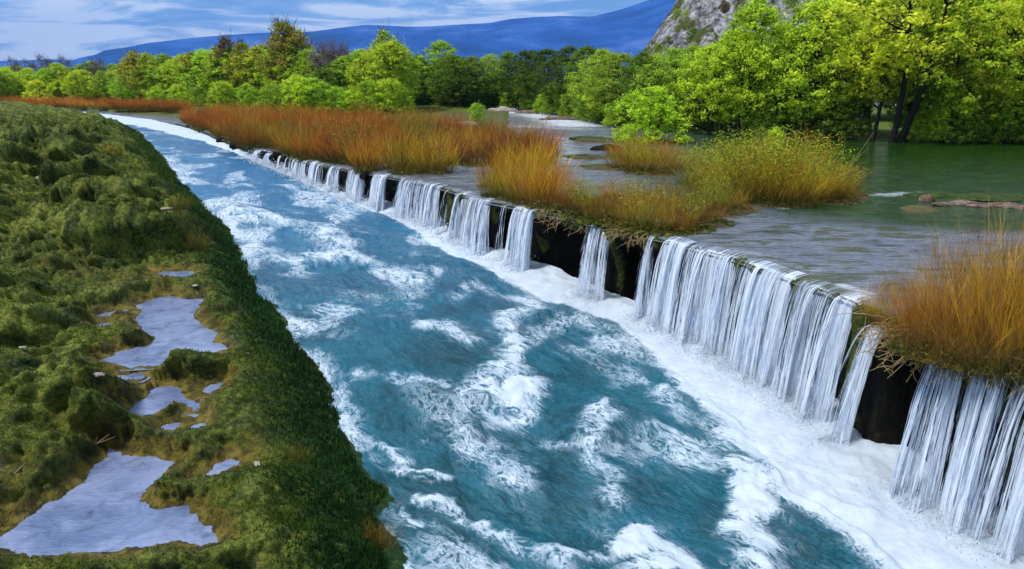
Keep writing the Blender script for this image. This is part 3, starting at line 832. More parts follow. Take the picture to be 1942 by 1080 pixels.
for i, f in enumerate(FALLS):
    zs = -0.22 if f[0] == 1655 else (-0.05 if f[0] >= 1780 else 0.0)
    curtain(f[0], f[1], f[2] * 1.3, f[3], f[4], zstart=zs, seed=i, throw=0.8 if f[0] == 1655 else 0.62)

# ---- flying droplets where the curtains strike
r = np.random.default_rng(77)
C = []
for y0, th, wh in SPRAY:
    x0, tx, ty, nx, ny = lip_frame(y0); n = len(y0)
    hh = np.abs(r.normal(0, 0.17, n)) + 0.02; o = 0.42 * th / 0.62 + r.normal(0.12, 0.22, n)
    C.append(np.stack([x0 + nx * o + tx * r.normal(0, .08, n), y0 + ny * o + ty * r.normal(0, .08, n), zlow(x0, y0) + 0.1 + hh], 1))
C = np.vstack(C); n = len(C)
sz = (0.003 + 0.007 * r.random(n) ** 2) * (0.6 + C[:, 1] / 22)
d4 = np.array([(1, 1, 1), (1, -1, -1), (-1, 1, -1), (-1, -1, 1)], float)
V = C[:, None, :] + d4[None] * sz[:, None, None] * r.uniform(0.5, 1.2, (n, 4, 1))
Q = (np.arange(n) * 4)[:, None, None] + np.array([(0, 1, 2), (0, 3, 1), (0, 2, 3), (1, 3, 2)])[None]
tdrop = NT('droplets'); drop_m = tdrop.done(tdrop.bsdf((0.55, 0.62, 0.7), 0.5, 0.3))
ob('spray', mesh_np('spray', V.reshape(-1, 3), Q.reshape(-1, 3), drop_m, smooth=False), label='white droplets flying up where the falls strike the river', cat='spray', kind='stuff')

# ================================================================== MOSSY LEFT BANK with puddles
def poly_sd(x, y, poly):
    d = np.full(x.shape, 9e9)
    n = len(poly)
    for i in range(n): d = np.minimum(d, seg_d(x, y, poly[i], poly[(i + 1) % n]))
    return np.where(inpoly(x, y, poly), -d, d)
BANK_UP = 0.52
PUD = [
    ([(290, 519), (330, 515), (368, 517), (364, 527), (320, 527), (300, 525)], 'thin bright puddle strip in the brown moss'),
    ([(255, 580), (290, 568), (320, 562), (360, 570), (412, 567), (380, 580), (366, 600), (385, 622), (414, 630), (406, 650), (438, 661), (420, 668), (345, 673), (300, 696), (240, 699), (190, 686), (225, 668), (280, 655), (298, 643), (268, 631), (258, 605)], 'tall forked puddle in the middle of the moss bank'),
    ([(175, 602), (210, 593), (240, 588), (246, 595), (215, 602), (190, 609)], 'small puddle beside the forked one'),
    ([(203, 716), (240, 711), (278, 711), (268, 721), (210, 727)], 'short sliver of puddle below the forked one'),
    ([(238, 781), (268, 761), (280, 741), (320, 734), (358, 745), (383, 765), (372, 786), (345, 769), (320, 773), (290, 790), (270, 796)], 'arched puddle curling round a moss hump'),
    ([(295, 813), (330, 803), (366, 797), (370, 812), (332, 825)], 'small wedge puddle beyond the moss hump'),
    ([(-40, 1030), (0, 1018), (60, 975), (160, 920), (180, 885), (205, 866), (200, 852), (222, 855), (235, 866), (280, 869), (335, 880), (292, 920), (268, 945), (256, 960), (300, 968), (350, 965), (380, 990), (412, 1005), (412, 1033), (380, 1046), (330, 1031), (270, 1045), (180, 1053), (60, 1060), (0, 1048)], 'largest puddle, spread wide between moss humps and golden mud'),
    ([(378, 747), (400, 731), (424, 728), (414, 741), (394, 752)], 'small bright puddle beside the arched one'),
    ([(180, 620), (198, 614), (213, 617), (196, 626)], 'tiny puddle next to the pinkish stone'),
    ([(362, 812), (385, 806), (392, 812), (372, 819)], 'tiny puddle beside the wedge puddle'),
    ([(370, 915), (400, 893), (430, 875), (457, 880), (412, 908)], 'narrow slanting puddle near the largest one'),
]
def onbank(x, y, dz=BANK_UP - 0.12): return onriver(x, y, dz)
PW = []
for poly, lab in PUD:
    P = [onbank(*q) for q in poly]
    cx_, cy_ = np.mean([p[0] for p in P]), np.mean([p[1] for p in P])
    lev = float(zlow(cx_, cy_)) + BANK_UP - 0.12
    if len(PW) == 2: lev = PW[1][1]
    if len(PW) == 3: lev = 0.5 * (lev + PW[1][1])
    P = [onz(*q, lev) for q in poly]
    PW.append((P, lev, lab))
NRb, NCb = 780, 520
Yr = geo_rows(4.6, 112.0, NRb)
bxr = bank_x(Yr) + 0.7
xl = np.minimum(-0.86 * Yr - 2.2, bxr - 3)
Tc = np.linspace(0, 1, NCb) ** 1.12
X = bxr[:, None] + (xl - bxr)[:, None] * Tc[None, :]
Y = np.repeat(Yr[:, None], NCb, 1)
Xf, Yf = X.ravel(), Y.ravel()
# distance to the water's edge (perpendicular-ish)
edge_n = 0.55 * (fbm(Yf * 1.7, Xf * 0.6, 5, 301, 0.6) - 0.5) + 0.5 * (fbm(Yf * 0.25, Xf * 0.0, 3, 305) - 0.5)
db = (bank_x(Yf) + edge_n * 0.6 - Xf) * 0.80
z0 = zlow(Xf, Yf)
up = BANK_UP * sstep(-0.1, 1.5, db) ** 0.8 + 0.10 * sstep(2, 6, db)
h = z0 - 0.45 * (1 - sstep(-0.8, 0.05, db)) - 0.05 + up
# hummocks
wxx = Xf + 0.35 * (fbm(Xf * 1.1, Yf * 1.1, 3, 311) - 0.5); wyy = Yf + 0.35 * (fbm(Xf * 1.1 + 7, Yf * 1.1, 3, 313) - 0.5)
b1, i1 = blobs(wxx * 0.80, wyy * 0.58, 21, 0.5, 0.85, 0.55); b2, i2 = blobs(wxx * 2.1, wyy * 1.7, 25, 0.45, 0.85, 0.55); b3, i3 = blobs(wxx * 5.5, wyy * 4.6, 29, 0.5, 0.9, 0.7)
big_ = sstep(0.36, 0.62, fbm(Xf * 0.35, Yf * 0.28, 3, 327))
hum = (0.10 + 0.42 * big_) * b1 ** 0.8 + (0.09 + 0.16 * big_) * b2 + 0.06 * b3 - 0.06
hs = sstep(0.5, 1.6, db) * (0.35 + 0.65 * sstep(14.0, 19, Yf + 0 * Xf)) * (0.7 + 0.6 * fbm(Xf * 0.3, Yf * 0.2, 3, 315))
leftside = sstep(-3.8, -5.2, Xf + 0.28 * (Yf - 8)) * sstep(19, 15, Yf)
hs = np.maximum(hs, 0.9 * leftside * sstep(9.2, 10.5, Yf))
fine = 0.07 * b3 + 0.09 * (fbm(Xf * 5, Yf * 5, 4, 317) - 0.5) + 0.02 * (fbm(Xf * 17, Yf * 17, 2, 319) - 0.5)
lodb = np.clip(1.3 - Yf / 70, 0.5, 1)
h = h + hs * hum * (1.35 + 0.5 * sstep(14, 22, Yf) - 1.0 * sstep(32, 60, Yf)) + fine * sstep(-0.1, 0.6, db) * lodb + 0.10 * (fbm(Xf * 0.7, Yf * 0.7, 3, 321) - 0.5) * sstep(0.4, 1.2, db)
bright = 0.75 * sstep(0.54, 0.72, fbm(Xf * 1.9, Yf * 1.5, 4, 331)) * np.clip(hs + 0.35 * sstep(17, 12, Yf), 0, 1) * sstep(0.8, 1.8, db)
# named humps: px, py, radius m, height m, brightness
for (px, py, r_, hh, bb) in [(50, 655, 0.75, 0.50, 0.75), (10, 600, 0.8, 0.45, 0.3), (110, 625, 0.8, 0.30, 0.0), (20, 560, 0.9, 0.4, 0.35), (130, 745, 0.75, 0.20, 0.85), (90, 800, 0.7, 0.22, 0.4), (180, 790, 0.5, 0.16, 0), (20, 870, 0.7, 0.25, 0.2),
                             (430, 595, 0.55, 0.20, 0.1), (330, 770, 0.3, 0.10, 0.1), (250, 810, 0.35, 0.13, 0.1), (320, 850, 0.7, 0.10, 0.0), (460, 1040, 0.6, 0.24, 0.7), (600, 1060, 0.7, 0.26, 0.6), (330, 1070, 0.4, 0.18, 0.9), (50, 1075, 0.5, 0.14, 0.3), (540, 950, 0.7, 0.14, 0.55),
                             (230, 480, 1.3, 0.45, 0.0), (110, 450, 1.0, 0.35, 0.9), (210, 560, 0.5, 0.10, 0.3), (420, 720, .6, .1, 0), (330, 930, .45, .06, 0)]:
    p = onbank(px, py)
    q = np.hypot(Xf - p[0], Yf - p[1]) / r_
    q = q * (1 + 0.5 * (fbm(Xf * 2.2, Yf * 2.2, 2, 341) - 0.5))
    b = np.clip(1 - q ** 2.4, 0, 1)
    h = h + hh * b; bright = np.maximum(bright, bb * sstep(0.25, 0.8, b) * (0.5 + fbm(Xf * 5, Yf * 5, 2, 345)))
wet = np.zeros(len(Xf))
nm = np.where(Yf < 26)[0]
xs, ysn = Xf[nm], Yf[nm]
jx = xs + 0.22 * (fbm(xs * 5, ysn * 5, 5, 351, 0.65) - 0.5); jy = ysn + 0.26 * (fbm(xs * 5 + 9, ysn * 5, 5, 353, 0.65) - 0.5)
hn = h[nm]; wn_ = wet[nm]; brn = bright[nm]
for P, lev, lab in PW:
    sd = poly_sd(jx, jy, P)
    t = sstep(0.0, 0.45, sd)
    hn = np.where(sd < 0.45, np.where(sd > 0, lev + 0.012 + 0.22 * sd + (hn - lev - 0.012 - 0.22 * sd) * t, lev - 0.05 * np.clip(-sd / 0.08, 0, 1) - 0.004 + 0.012 * np.clip(1 + sd / 0.03, 0, 1)), hn)
    wn_ = np.maximum(wn_, np.exp(-(np.clip(sd, 0, None) / 0.34) ** 2)); brn = brn * sstep(0.1, 0.6, sd)
for (px, py, r_) in [(250, 545, 1.6), (150, 530, 1.2), (330, 560, 1.0), (70, 930, 0.9), (20, 990, 0.6), (150, 890, 0.8), (330, 900, 0.8), (20, 720, 0.5), (480, 850, 0.7), (300, 530, 1.2), (260, 870, .6), (0, 960, .7)]:
    p = onbank(px, py); wn_ = np.maximum(wn_, 0.62 * np.exp(-(np.hypot(xs - p[0], ysn - p[1]) / r_) ** 2))
inside = np.zeros(len(xs), bool); SD = []
for P, lev, lab in PW:
    sd = poly_sd(jx, jy, P); SD.append(sd); inside |= sd < 0
for (P, lev, lab), sd in zip(PW, SD):
    hn = np.where((sd > 0) & (sd < 0.35) & ~inside, np.maximum(hn, lev + 0.012 - 0.30 * np.clip(sd - 0.06, 0, 1)), hn)
h[nm] = hn; wet[nm] = wn_; bright[nm] = brn
edge = (1 - sstep(0.6, 1.5, db + 0.5 * (fbm(Xf * 1.6, Yf * 1.6, 3, 361) - 0.5))) * np.interp(Yf, [0, 20, 45], [1, 1, 0.5])
BZ = h.reshape(NRb, NCb)
lift = np.clip(h - (z0 + BANK_UP + 0.02), -0.05, 0.8) * sstep(0.6, 1.6, db) * np.interp(Yf, [0, 10, 40, 70], [0.7, 0.9, 1.3, 0.6])
SHX, SHY = (0.22 * lift).reshape(NRb, NCb), (-0.95 * lift).reshape(NRb, NCb)    # moss cushions lean over and overhang their feet
me = mesh_np('riverbank', np.stack([Xf + SHX.ravel(), Yf + SHY.ravel(), h], 1), grid_quads(NRb, NCb)[:, ::-1], M['moss'], dict(wet=wet * 0.75, edge=edge, hum=hum, bright=np.clip(bright, 0, 1)))
ob('riverbank', me, kind='structure')
def bank_z(x, y):
    r = np.log(y / 4.6) / np.log(112.0 / 4.6) * (NRb - 1)
    i = np.clip(r.astype(int) if hasattr(r, 'astype') else int(r), 0, NRb - 1)
    t = (x - bxr[i]) / (xl[i] - bxr[i])
    j = np.clip(np.round(np.clip(t, 0, 1) ** (1 / 1.12) * (NCb - 1)), 0, NCb - 1).astype(int)
    return BZ[i, j], i, j
EDG = edge.reshape(NRb, NCb); WET = wet.reshape(NRb, NCb)

for P, lev, lab in PW:                                       # water sheets, a little larger than the hollow
    c = np.mean(np.array(P), 0)
    n = len(P)
    V = []; 
    ring = []
    for i in range(n):
        p, q = np.array(P[i]), np.array(P[(i + 1) % n])
        for k in range(3):
            m_ = p + (q - p) * k / 3
            ring.append(m_)
    nrm = []
    for i in range(len(ring)):
        a, b = ring[i - 1], ring[(i + 1) % len(ring)]
        tv = b - a; tv = tv / (np.hypot(*tv) + 1e-9); nrm.append(np.array([tv[1], -tv[0]]))
    area = sum(P[i][0] * P[(i + 1) % n][1] - P[(i + 1) % n][0] * P[i][1] for i in range(n))
    sg = 1 if area > 0 else -1
    import bmesh
    bm = bmesh.new()
    vs = [bm.verts.new((r_[0] + sg * m_[0] * 0.13, r_[1] + sg * m_[1] * 0.13, lev)) for r_, m_ in zip(ring, nrm)]
    fc = bm.faces.new(vs)
    bmesh.ops.triangulate(bm, faces=[fc])
    bmesh.ops.recalc_face_normals(bm, faces=bm.faces)
    if sum(f.normal.z for f in bm.faces) < 0: bmesh.ops.reverse_faces(bm, faces=bm.faces)
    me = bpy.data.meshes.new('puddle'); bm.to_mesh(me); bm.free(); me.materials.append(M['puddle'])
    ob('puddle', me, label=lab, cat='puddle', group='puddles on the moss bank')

# ---- short moss and grass blades over the bank
NB = 360000
r = np.random.default_rng(5)
yy = 5.2 * (60.0 / 5.2) ** (r.random(NB) ** 1.0)
bx_ = bank_x(yy); lx_ = -0.82 * yy - 0.6
xx = bx_ + 0.1 + (lx_ - bx_ - 0.1) * r.random(NB)
zz, ii, jj = bank_z(xx, yy)
ed = EDG[ii, jj]; wt = WET[ii, jj]; sx_b, sy_b = SHX[ii, jj], SHY[ii, jj]
pn = fbm(xx * 1.5, yy * 1.5, 3, 401)
keep = (r.random(NB) < np.clip(1.15 - 1.4 * wt, 0, 1)) & (r.random(NB) < np.clip(0.25 + 1.8 * (pn - 0.3) + ed, 0.1, 1)) & (zz > zlow(xx, yy) + 0.02)
xx, yy, zz, ed, pn = (xx + sx_b)[keep], (yy + sy_b)[keep], zz[keep], ed[keep], pn[keep]
n = len(xx)
hgt = (0.008 + 0.020 * r.random(n) ** 1.5) * (0.8 + yy / 22) * (1 + 2.0 * ed)
wd = (0.004 + 0.007 * r.random(n)) * (0.8 + yy / 14)
a = r.random(n) * 2 * math.pi; tl = r.random(n) * 0.9
ta = a + math.pi / 2 + r.normal(0, 0.5, n)
V = np.zeros((n, 3, 3))
V[:, 0] = np.stack([xx - wd * np.cos(a), yy - wd * np.sin(a), zz - 0.012], 1)
V[:, 1] = np.stack([xx + wd * np.cos(a), yy + wd * np.sin(a), zz - 0.012], 1)
V[:, 2] = np.stack([xx + hgt * tl * np.cos(ta), yy + hgt * tl * np.sin(ta), zz + hgt], 1)
rn = np.clip(0.5 * r.random(n) + 0.9 * (pn - 0.25), 0, 1)
me = mesh_np('moss_blades', V.reshape(-1, 3), np.arange(n * 3).reshape(-1, 3), M['grass'], dict(rnd=np.repeat(rn, 3), edge=np.repeat(ed, 3)), smooth=False)
ob('moss_grass', me, label='short grass and moss sprigs covering the bank', cat='grass', kind='stuff')

# ================================================================== STEM CLUMPS
def clump_mesh(name, n, seed, wid, height=1.0, rad=0.42, lean=0.42, twigs=1):
    r = np.random.default_rng(seed)
    V, Q, rnd, hg = [], [], [], []
    NSG = 4
    def blade(p, d, L, w0, rv, h0, h1, bend):
        b = len(V); a = r.uniform(0, math.pi); sx, sy = math.cos(a), math.sin(a)
        for k in range(NSG + 1):
            t = k / NSG
            q = p + d * (L * t) + bend * (t * t * L)
            ww = w0 * (1 - 0.8 * t)
            V.append((q[0] - sx * ww, q[1] - sy * ww, q[2])); V.append((q[0] + sx * ww, q[1] + sy * ww, q[2]))
            rnd.extend([rv, rv]); hg.extend([h0 + (h1 - h0) * t] * 2)
        for k in range(NSG):
            c = b + 2 * k; Q.append((c, c + 1, c + 3, c + 2))
    for i in range(n):
        ang = r.uniform(0, 2 * math.pi); rr_ = rad * math.sqrt(r.random())
        p = np.array([rr_ * math.cos(ang), rr_ * math.sin(ang), -0.06])
        out = lean * (rr_ / rad) * r.uniform(0.1, 1.7)
        d = np.array([math.cos(ang) * out + r.normal(0, 0.17), math.sin(ang) * out + r.normal(0, 0.17), 1.0]); d /= np.linalg.norm(d)
        L = height * (0.32 + 0.8 * r.random() ** 1.25) * (1 - 0.3 * (rr_ / rad) ** 2)
        bend = np.array([r.normal(0, 0.16) + 0.10 * math.cos(ang), r.normal(0, 0.16) + 0.10 * math.sin(ang), -0.10])
        rv = float(np.clip(r.normal(0.5, 0.25), 0, 1))
        blade(p, d, L, wid * r.uniform(0.7, 1.3), rv, 0, L, bend)
        for _ in range(twigs if r.random() < 0.8 else 0):
            t = r.uniform(0.3, 0.8); q = p + d * (L * t) + bend * (t * t * L)
            d2 = d + np.array([r.normal(0, 0.5), r.normal(0, 0.5), 0.0]); d2 /= np.linalg.norm(d2)
            blade(q, d2, L * r.uniform(0.25, 0.5), wid * 0.6, rv, L * t, min(1, L * (t + 0.35)), bend * 0.6)
    return mesh_np(name, V, Q, M['stem'], dict(rnd=np.array(rnd), hgt=np.array(hg)))
def under_mesh(name, n, seed, rad=0.5):
    r = np.random.default_rng(seed)
    a = r.random(n) * 2 * math.pi; q = rad * np.sqrt(r.random(n)); 
    c = np.stack([q * np.cos(a), q * np.sin(a), r.random(n) ** 1.6 * 0.34 * (1.1 - q / rad) - 0.02], 1)
    return leaf_cloud(name, c, r, 0.05, M['leaf'])
def leaf_cloud(name, C, r, size, mat, rnd=None, up=0.5, out=None):
    n = len(C)
    nrm = r.normal(size=(n, 3))
    if out is None: nrm[:, 2] = np.abs(nrm[:, 2]) + up
    else: nrm = 0.55 * nrm + out * 1.1 + np.array([0, 0, 0.35])
    nrm = nrm +0; nrm /= np.linalg.norm(nrm, axis=1)[:, None]
    tv = np.cross(nrm, r.normal(size=(n, 3))); tv /= np.linalg.norm(tv, axis=1)[:, None]
    bv = np.cross(nrm, tv)
    s = size * r.uniform(0.6, 1.4, n)[:, None]
    V = np.stack([C - tv * s, C - bv * s * 0.55, C + tv * s, C + bv * s * 0.55], 1)
    rv = r.random(n) if rnd is None else np.clip(rnd, 0, 1)
    return mesh_np(name, V.reshape(-1, 3), np.arange(n * 4).reshape(-1, 4), mat, dict(rnd=np.repeat(rv, 4)), smooth=False)

CM_FAR = [clump_mesh('stems', 220, 500 + i, 0.0055, twigs=3) for i in range(5)]
CM_MID = [clump_mesh('stems', 240, 520 + i, 0.0036, twigs=4) for i in range(4)]
CM_NEAR = [clump_mesh('stems', 200, 540 + i, 0.0023, twigs=7, lean=0.65) for i in range(4)]
UM = [under_mesh('undergrowth', 420, 560 + i) for i in range(3)]
r = np.random.default_rng(580)
FOL = []
for i in range(3):
    a_ = r.random(900) * 2 * math.pi; t_ = r.random(900); q_ = (0.25 + 0.55 * t_) * np.sqrt(r.random(900))
    FOL.append(leaf_cloud('leaves', np.stack([q_ * np.cos(a_), q_ * np.sin(a_), 0.25 + 0.7 * t_ * (1 - 0.25 * q_)], 1), r, 0.022, M['leaf']))
CN = dict(brown='brown', rust='rusty', orange='orange', gold='golden', olive='olive', straw='straw-pale')
ZL = {'belt': 'clump of {c} stems in the long belt above the small falls', 'knoll': 'clump of {c} stems on the knoll beside the dark alcove', 'brink': 'low clump of {c} stems on the brink above the two dark alcoves',
      'islet': 'tall clump of {c} stems on the islet in the upper pool', 'willow islet': 'clump of {c} stems at the foot of the bright round willow',
      'thicket': 'clump of {c} stems in the tall thicket overhanging the rightmost falls', 'far strip': 'small clump of {c} stems across the head of the channel'}
ZL['thicket'] = 'clump of {c} stems in the thicket that overhangs the ragged bright falls'
ZG = {'belt': 'reed clumps of the long belt', 'knoll': 'reed clumps on the knoll', 'brink': 'reed clumps on the brink', 'islet': 'reed clumps on the pool islet', 'willow islet': 'reed clumps below the willow', 'thicket': 'reed clumps of the overhanging thicket', 'far strip': 'reed clumps at the channel head'}
for k, (x, y, hh, ww, c, zone) in enumerate(CL):
    pr = CM_NEAR if y < 14 else (CM_MID if y < 24 else CM_FAR)
    root = bpy.data.objects.new('reed_clump', None); COL.objects.link(root)
    root.empty_display_size = 0.2
    z = 0.02
    if zone == 'far strip': z = 0.3
    if zone == 'thicket' and x - float(lip_x(y)) < 0.3: z = -0.06
    root.location = (x, y, z)
    lab = ZL[zone].format(c=CN[c])
    if zone == 'belt':
        d = x - float(lip_x(y))
        lab = ('tall ' if hh > 1.85 else 'short ' if hh < 1.55 else '') + f'clump of {CN[c]} stems ' + ('on the lip of the small falls' if d < 1.6 else 'deep in the reed belt' if d < 6 else 'at the back of the reed belt') + (' near the channel head' if y > 40 else '')
    elif zone == 'islet':
        lab = lab.replace('tall ', 'tallest ' if hh >= 2.0 else 'shorter ' if hh < 1.5 else 'tall ')
    elif zone == 'thicket':
        lab = ('tall ' if hh > 1.65 else 'low ' if hh < 1.2 else '') + lab
    root['label'] = lab; root['category'] = 'reeds'; root['group'] = ZG[zone]
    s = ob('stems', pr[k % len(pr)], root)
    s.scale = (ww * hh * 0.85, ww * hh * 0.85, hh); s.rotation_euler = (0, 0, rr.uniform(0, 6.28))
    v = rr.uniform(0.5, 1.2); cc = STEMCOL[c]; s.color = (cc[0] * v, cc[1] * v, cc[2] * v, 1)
    if zone == 'islet' or (zone in ('brink', 'willow islet') and k % 3 == 0) or (zone == 'belt' and k % 14 == 0):
        f_ = ob('leaves', FOL[k % 3], root); f_.scale = (ww * hh * 0.8, ww * hh * 0.8, hh); f_.rotation_euler = s.rotation_euler
        f_.color = rr.choice([(0.22, 0.22, 0.018, 1), (0.17, 0.22, 0.018, 1), (0.26, 0.20, 0.018, 1)]) if zone != 'belt' else (0.13, 0.13, 0.018, 1)
    if zone == 'thicket' and hh < 0.78: continue
    u_ = ob('undergrowth', UM[k % 3], root); u_.scale = (ww * 1.25, ww * 1.25, 0.9) if zone != 'thicket' else (ww * 0.9, ww * 0.9, 0.6); u_.rotation_euler = (0, 0, rr.uniform(0, 6.28))
    u_.color = rr.choice([(0.10, 0.10, 0.015, 1), (0.13, 0.10, 0.02, 1), (0.06, 0.075, 0.012, 1)])

# ================================================================== TREES
def tube(V, Q, pts, r0, r1, sides=5):
    base = len(V); n = len(pts)
    for i, p in enumerate(pts):
        d = pts[min(i + 1, n - 1)] - pts[max(i - 1, 0)]; d = d / (np.linalg.norm(d) + 1e-9)
        a = np.cross(d, [0.3, 0.9, 0.1]); a /= np.linalg.norm(a) + 1e-9; b = np.cross(d, a)
        rad = r0 + (r1 - r0) * i / (n - 1)
        for k in range(sides):
            t = 2 * math.pi * k / sides
            V.append(p + (a * math.cos(t) + b * math.sin(t)) * rad)
    for i in range(n - 1):
        for k in range(sides):
            k2 = (k + 1) % sides
            Q.append((base + i * sides + k, base + i * sides + k2, base + (i + 1) * sides + k2, base + (i + 1) * sides + k))
def curve(p, q, r, sag=0.1, n=6, lift=0.0):
    L = np.linalg.norm(q - p); m = (p + q) / 2 + r.normal(0, sag * L, 3) + np.array([0, 0, lift * L])
    return [((1 - t) ** 2) * p + 2 * t * (1 - t) * m + t * t * q for t in np.linspace(0, 1, n)]
def tree_proto(seed, kind):
    """unit tree of height 1: returns trunk mesh, crown mesh (None when bare)"""
    r = np.random.default_rng(seed)
    V, Q = [], []
    P = dict(broad=dict(c0=0.16, rx=0.46, ncl=330, lf=58, cl=0.060, leaf=0.0120, trunk=0.030),
             oval=dict(c0=0.12, rx=0.30, ncl=240, lf=58, cl=0.054, leaf=0.0125, trunk=0.022),
             loose=dict(c0=0.40, rx=0.42, ncl=190, lf=52, cl=0.058, leaf=0.0115, trunk=0.022),
             bush=dict(c0=0.02, rx=0.62, ncl=230, lf=60, cl=0.085, leaf=0.018, trunk=0.02),
             sparse=dict(c0=0.30, rx=0.26, ncl=150, lf=56, cl=0.055, leaf=0.012, trunk=0.020),
             bare=dict(c0=0.25, rx=0.28, ncl=120, lf=0, cl=0.05, leaf=0.01, trunk=0.022))[kind]
    top = 1.0
    nst = 1 if kind in ('oval', 'sparse', 'bare') else r.integers(1, 4)
    if kind == 'bush': nst = 4
    # cluster centres: uneven lobed crown
    lobes = [(r.uniform(0, 2 * math.pi), r.uniform(0.25, 0.95), r.uniform(0.7, 1.25)) for _ in range(7)]
    cl = []
    while len(cl) < P['ncl']:
        a = r.uniform(0, 2 * math.pi); t = r.random(); z = P['c0'] + (top - P['c0']) * t
        if kind == 'oval': prof = math.sin(math.pi * min(1, t * 0.92 + 0.07)) ** 0.7
        elif kind == 'bush': prof = math.sqrt(max(0, 1 - t * t)) * (0.85 + .15 * t)
        else: prof = (math.sin(math.pi * (0.12 + 0.86 * t))) ** 0.75
        f = 1.0
        for la, lt, lv in lobes:
            dd = abs((a - la + math.pi) % (2 * math.pi) - math.pi)
            f += (lv - 1) * math.exp(-(dd / 0.7) ** 2 - ((t - lt) / 0.22) ** 2) * 1.5
        rad = P['rx'] * prof * f * (r.random() ** 0.42)
        c = np.array([rad * math.cos(a), rad * math.sin(a), z - 0.02 * r.random()])
        cl.append(c)
    cl = np.array(cl)
    stems = []
    for s in range(nst):
        a = r.uniform(0, 2 * math.pi); o = 0.0 if nst == 1 else 0.03
        b = np.array([o * math.cos(a), o * math.sin(a), -0.03])
        lean = 0.04 if nst == 1 else 0.16
        q = np.array([lean * math.cos(a), lean * math.sin(a), r.uniform(0.62, 0.82)])
        pts = curve(b, q, r, 0.06, 9)
        tube(V, Q, pts, P['trunk'] * (1 if nst == 1 else 0.75), P['trunk'] * 0.25, 6)
        stems.append(np.array(pts))
    allp = np.vstack(stems)
    # limbs
    lim = []
    idx = r.choice(len(cl), 10, replace=False)
    for i in idx:
        c = cl[i]
        cand = allp[(allp[:, 2] < c[2] - 0.06) & (allp[:, 2] > P['c0'] * 0.8)]
        if len(cand) == 0: cand = allp[:4]
        b = cand[np.argmin(np.linalg.norm(cand - c, axis=1) + 0.2 * r.random(len(cand)))]
        pts = curve(b, c * np.array([0.85, 0.85, 1]), r, 0.08, 7, -0.05)
        tube(V, Q, pts, P['trunk'] * 0.42, P['trunk'] * 0.10, 5); lim.append(np.array(pts))
    alll = np.vstack(lim + stems)
    for i, c in enumerate(cl):
        cand = alll[alll[:, 2] < c[2] + 0.01]
        if len(cand) == 0: cand = alll
        b = cand[np.argmin(np.linalg.norm(cand - c, axis=1))]
        tube(V, Q, curve(b, c, r, 0.1, 4), P['trunk'] * 0.14, P['trunk'] * 0.04, 3)
        if kind in ('bare', 'sparse'):
            for _ in range(6 if kind == 'bare' else 3):
                e_ = c + r.normal(0, 0.05, 3) + np.array([0, 0, 0.05]); tube(V, Q, [c, (c + e_) / 2 + r.normal(0, .008, 3), e_], 0.0035, 0.0018, 3)
    tm = mesh_np('trunk', V, Q, M['bark'])
    cm = None
    if P['lf']:
        n = P['lf']
        C = np.repeat(cl, n, 0); k = len(C)
        ld = r.normal(size=(k, 3)); ld /= np.linalg.norm(ld, axis=1)[:, None]
        C = C + ld * (np.abs(r.normal(0, 0.62, k)))[:, None] * P['cl'] * np.array([1.15, 1.15, 0.75]) * np.repeat(r.uniform(0.6, 1.35, len(cl)), n)[:, None]
        rv = np.repeat(r.uniform(0.15, 0.75, len(cl)), n) + r.normal(0, 0.1, k)
        cm = leaf_cloud('crown', C, r, P['leaf'], M['leaf'], rv, out=ld)
    return tm, cm
PROTO = {'broad': [tree_proto(600 + i, 'broad') for i in range(5)], 'oval': [tree_proto(620 + i, 'oval') for i in range(4)], 'loose': [tree_proto(640 + i, 'loose') for i in range(3)],
         'bush': [tree_proto(660 + i, 'bush') for i in range(4)], 'sparse': [tree_proto(680 + i, 'sparse') for i in range(2)], 'bare': [tree_proto(690 + i, 'bare') for i in range(2)]}
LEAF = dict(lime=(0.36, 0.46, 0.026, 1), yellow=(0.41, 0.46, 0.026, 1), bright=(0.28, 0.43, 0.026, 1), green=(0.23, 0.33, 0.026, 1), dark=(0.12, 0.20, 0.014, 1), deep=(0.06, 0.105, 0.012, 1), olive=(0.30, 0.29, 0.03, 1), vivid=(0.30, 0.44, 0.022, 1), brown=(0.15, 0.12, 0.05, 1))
CNAME = dict(lime='lime green', yellow='yellow-green', bright='bright green', green='mid green', dark='dark green', deep='very dark green', olive='olive green', vivid='vivid spring green', brown='brownish')
KNAME = dict(broad='broad tree', oval='upright tree', loose='open-crowned tree', bush='rounded bush', sparse='thin half-bare tree', bare='bare leafless tree')
tcount = 0
trng = random.Random(11)
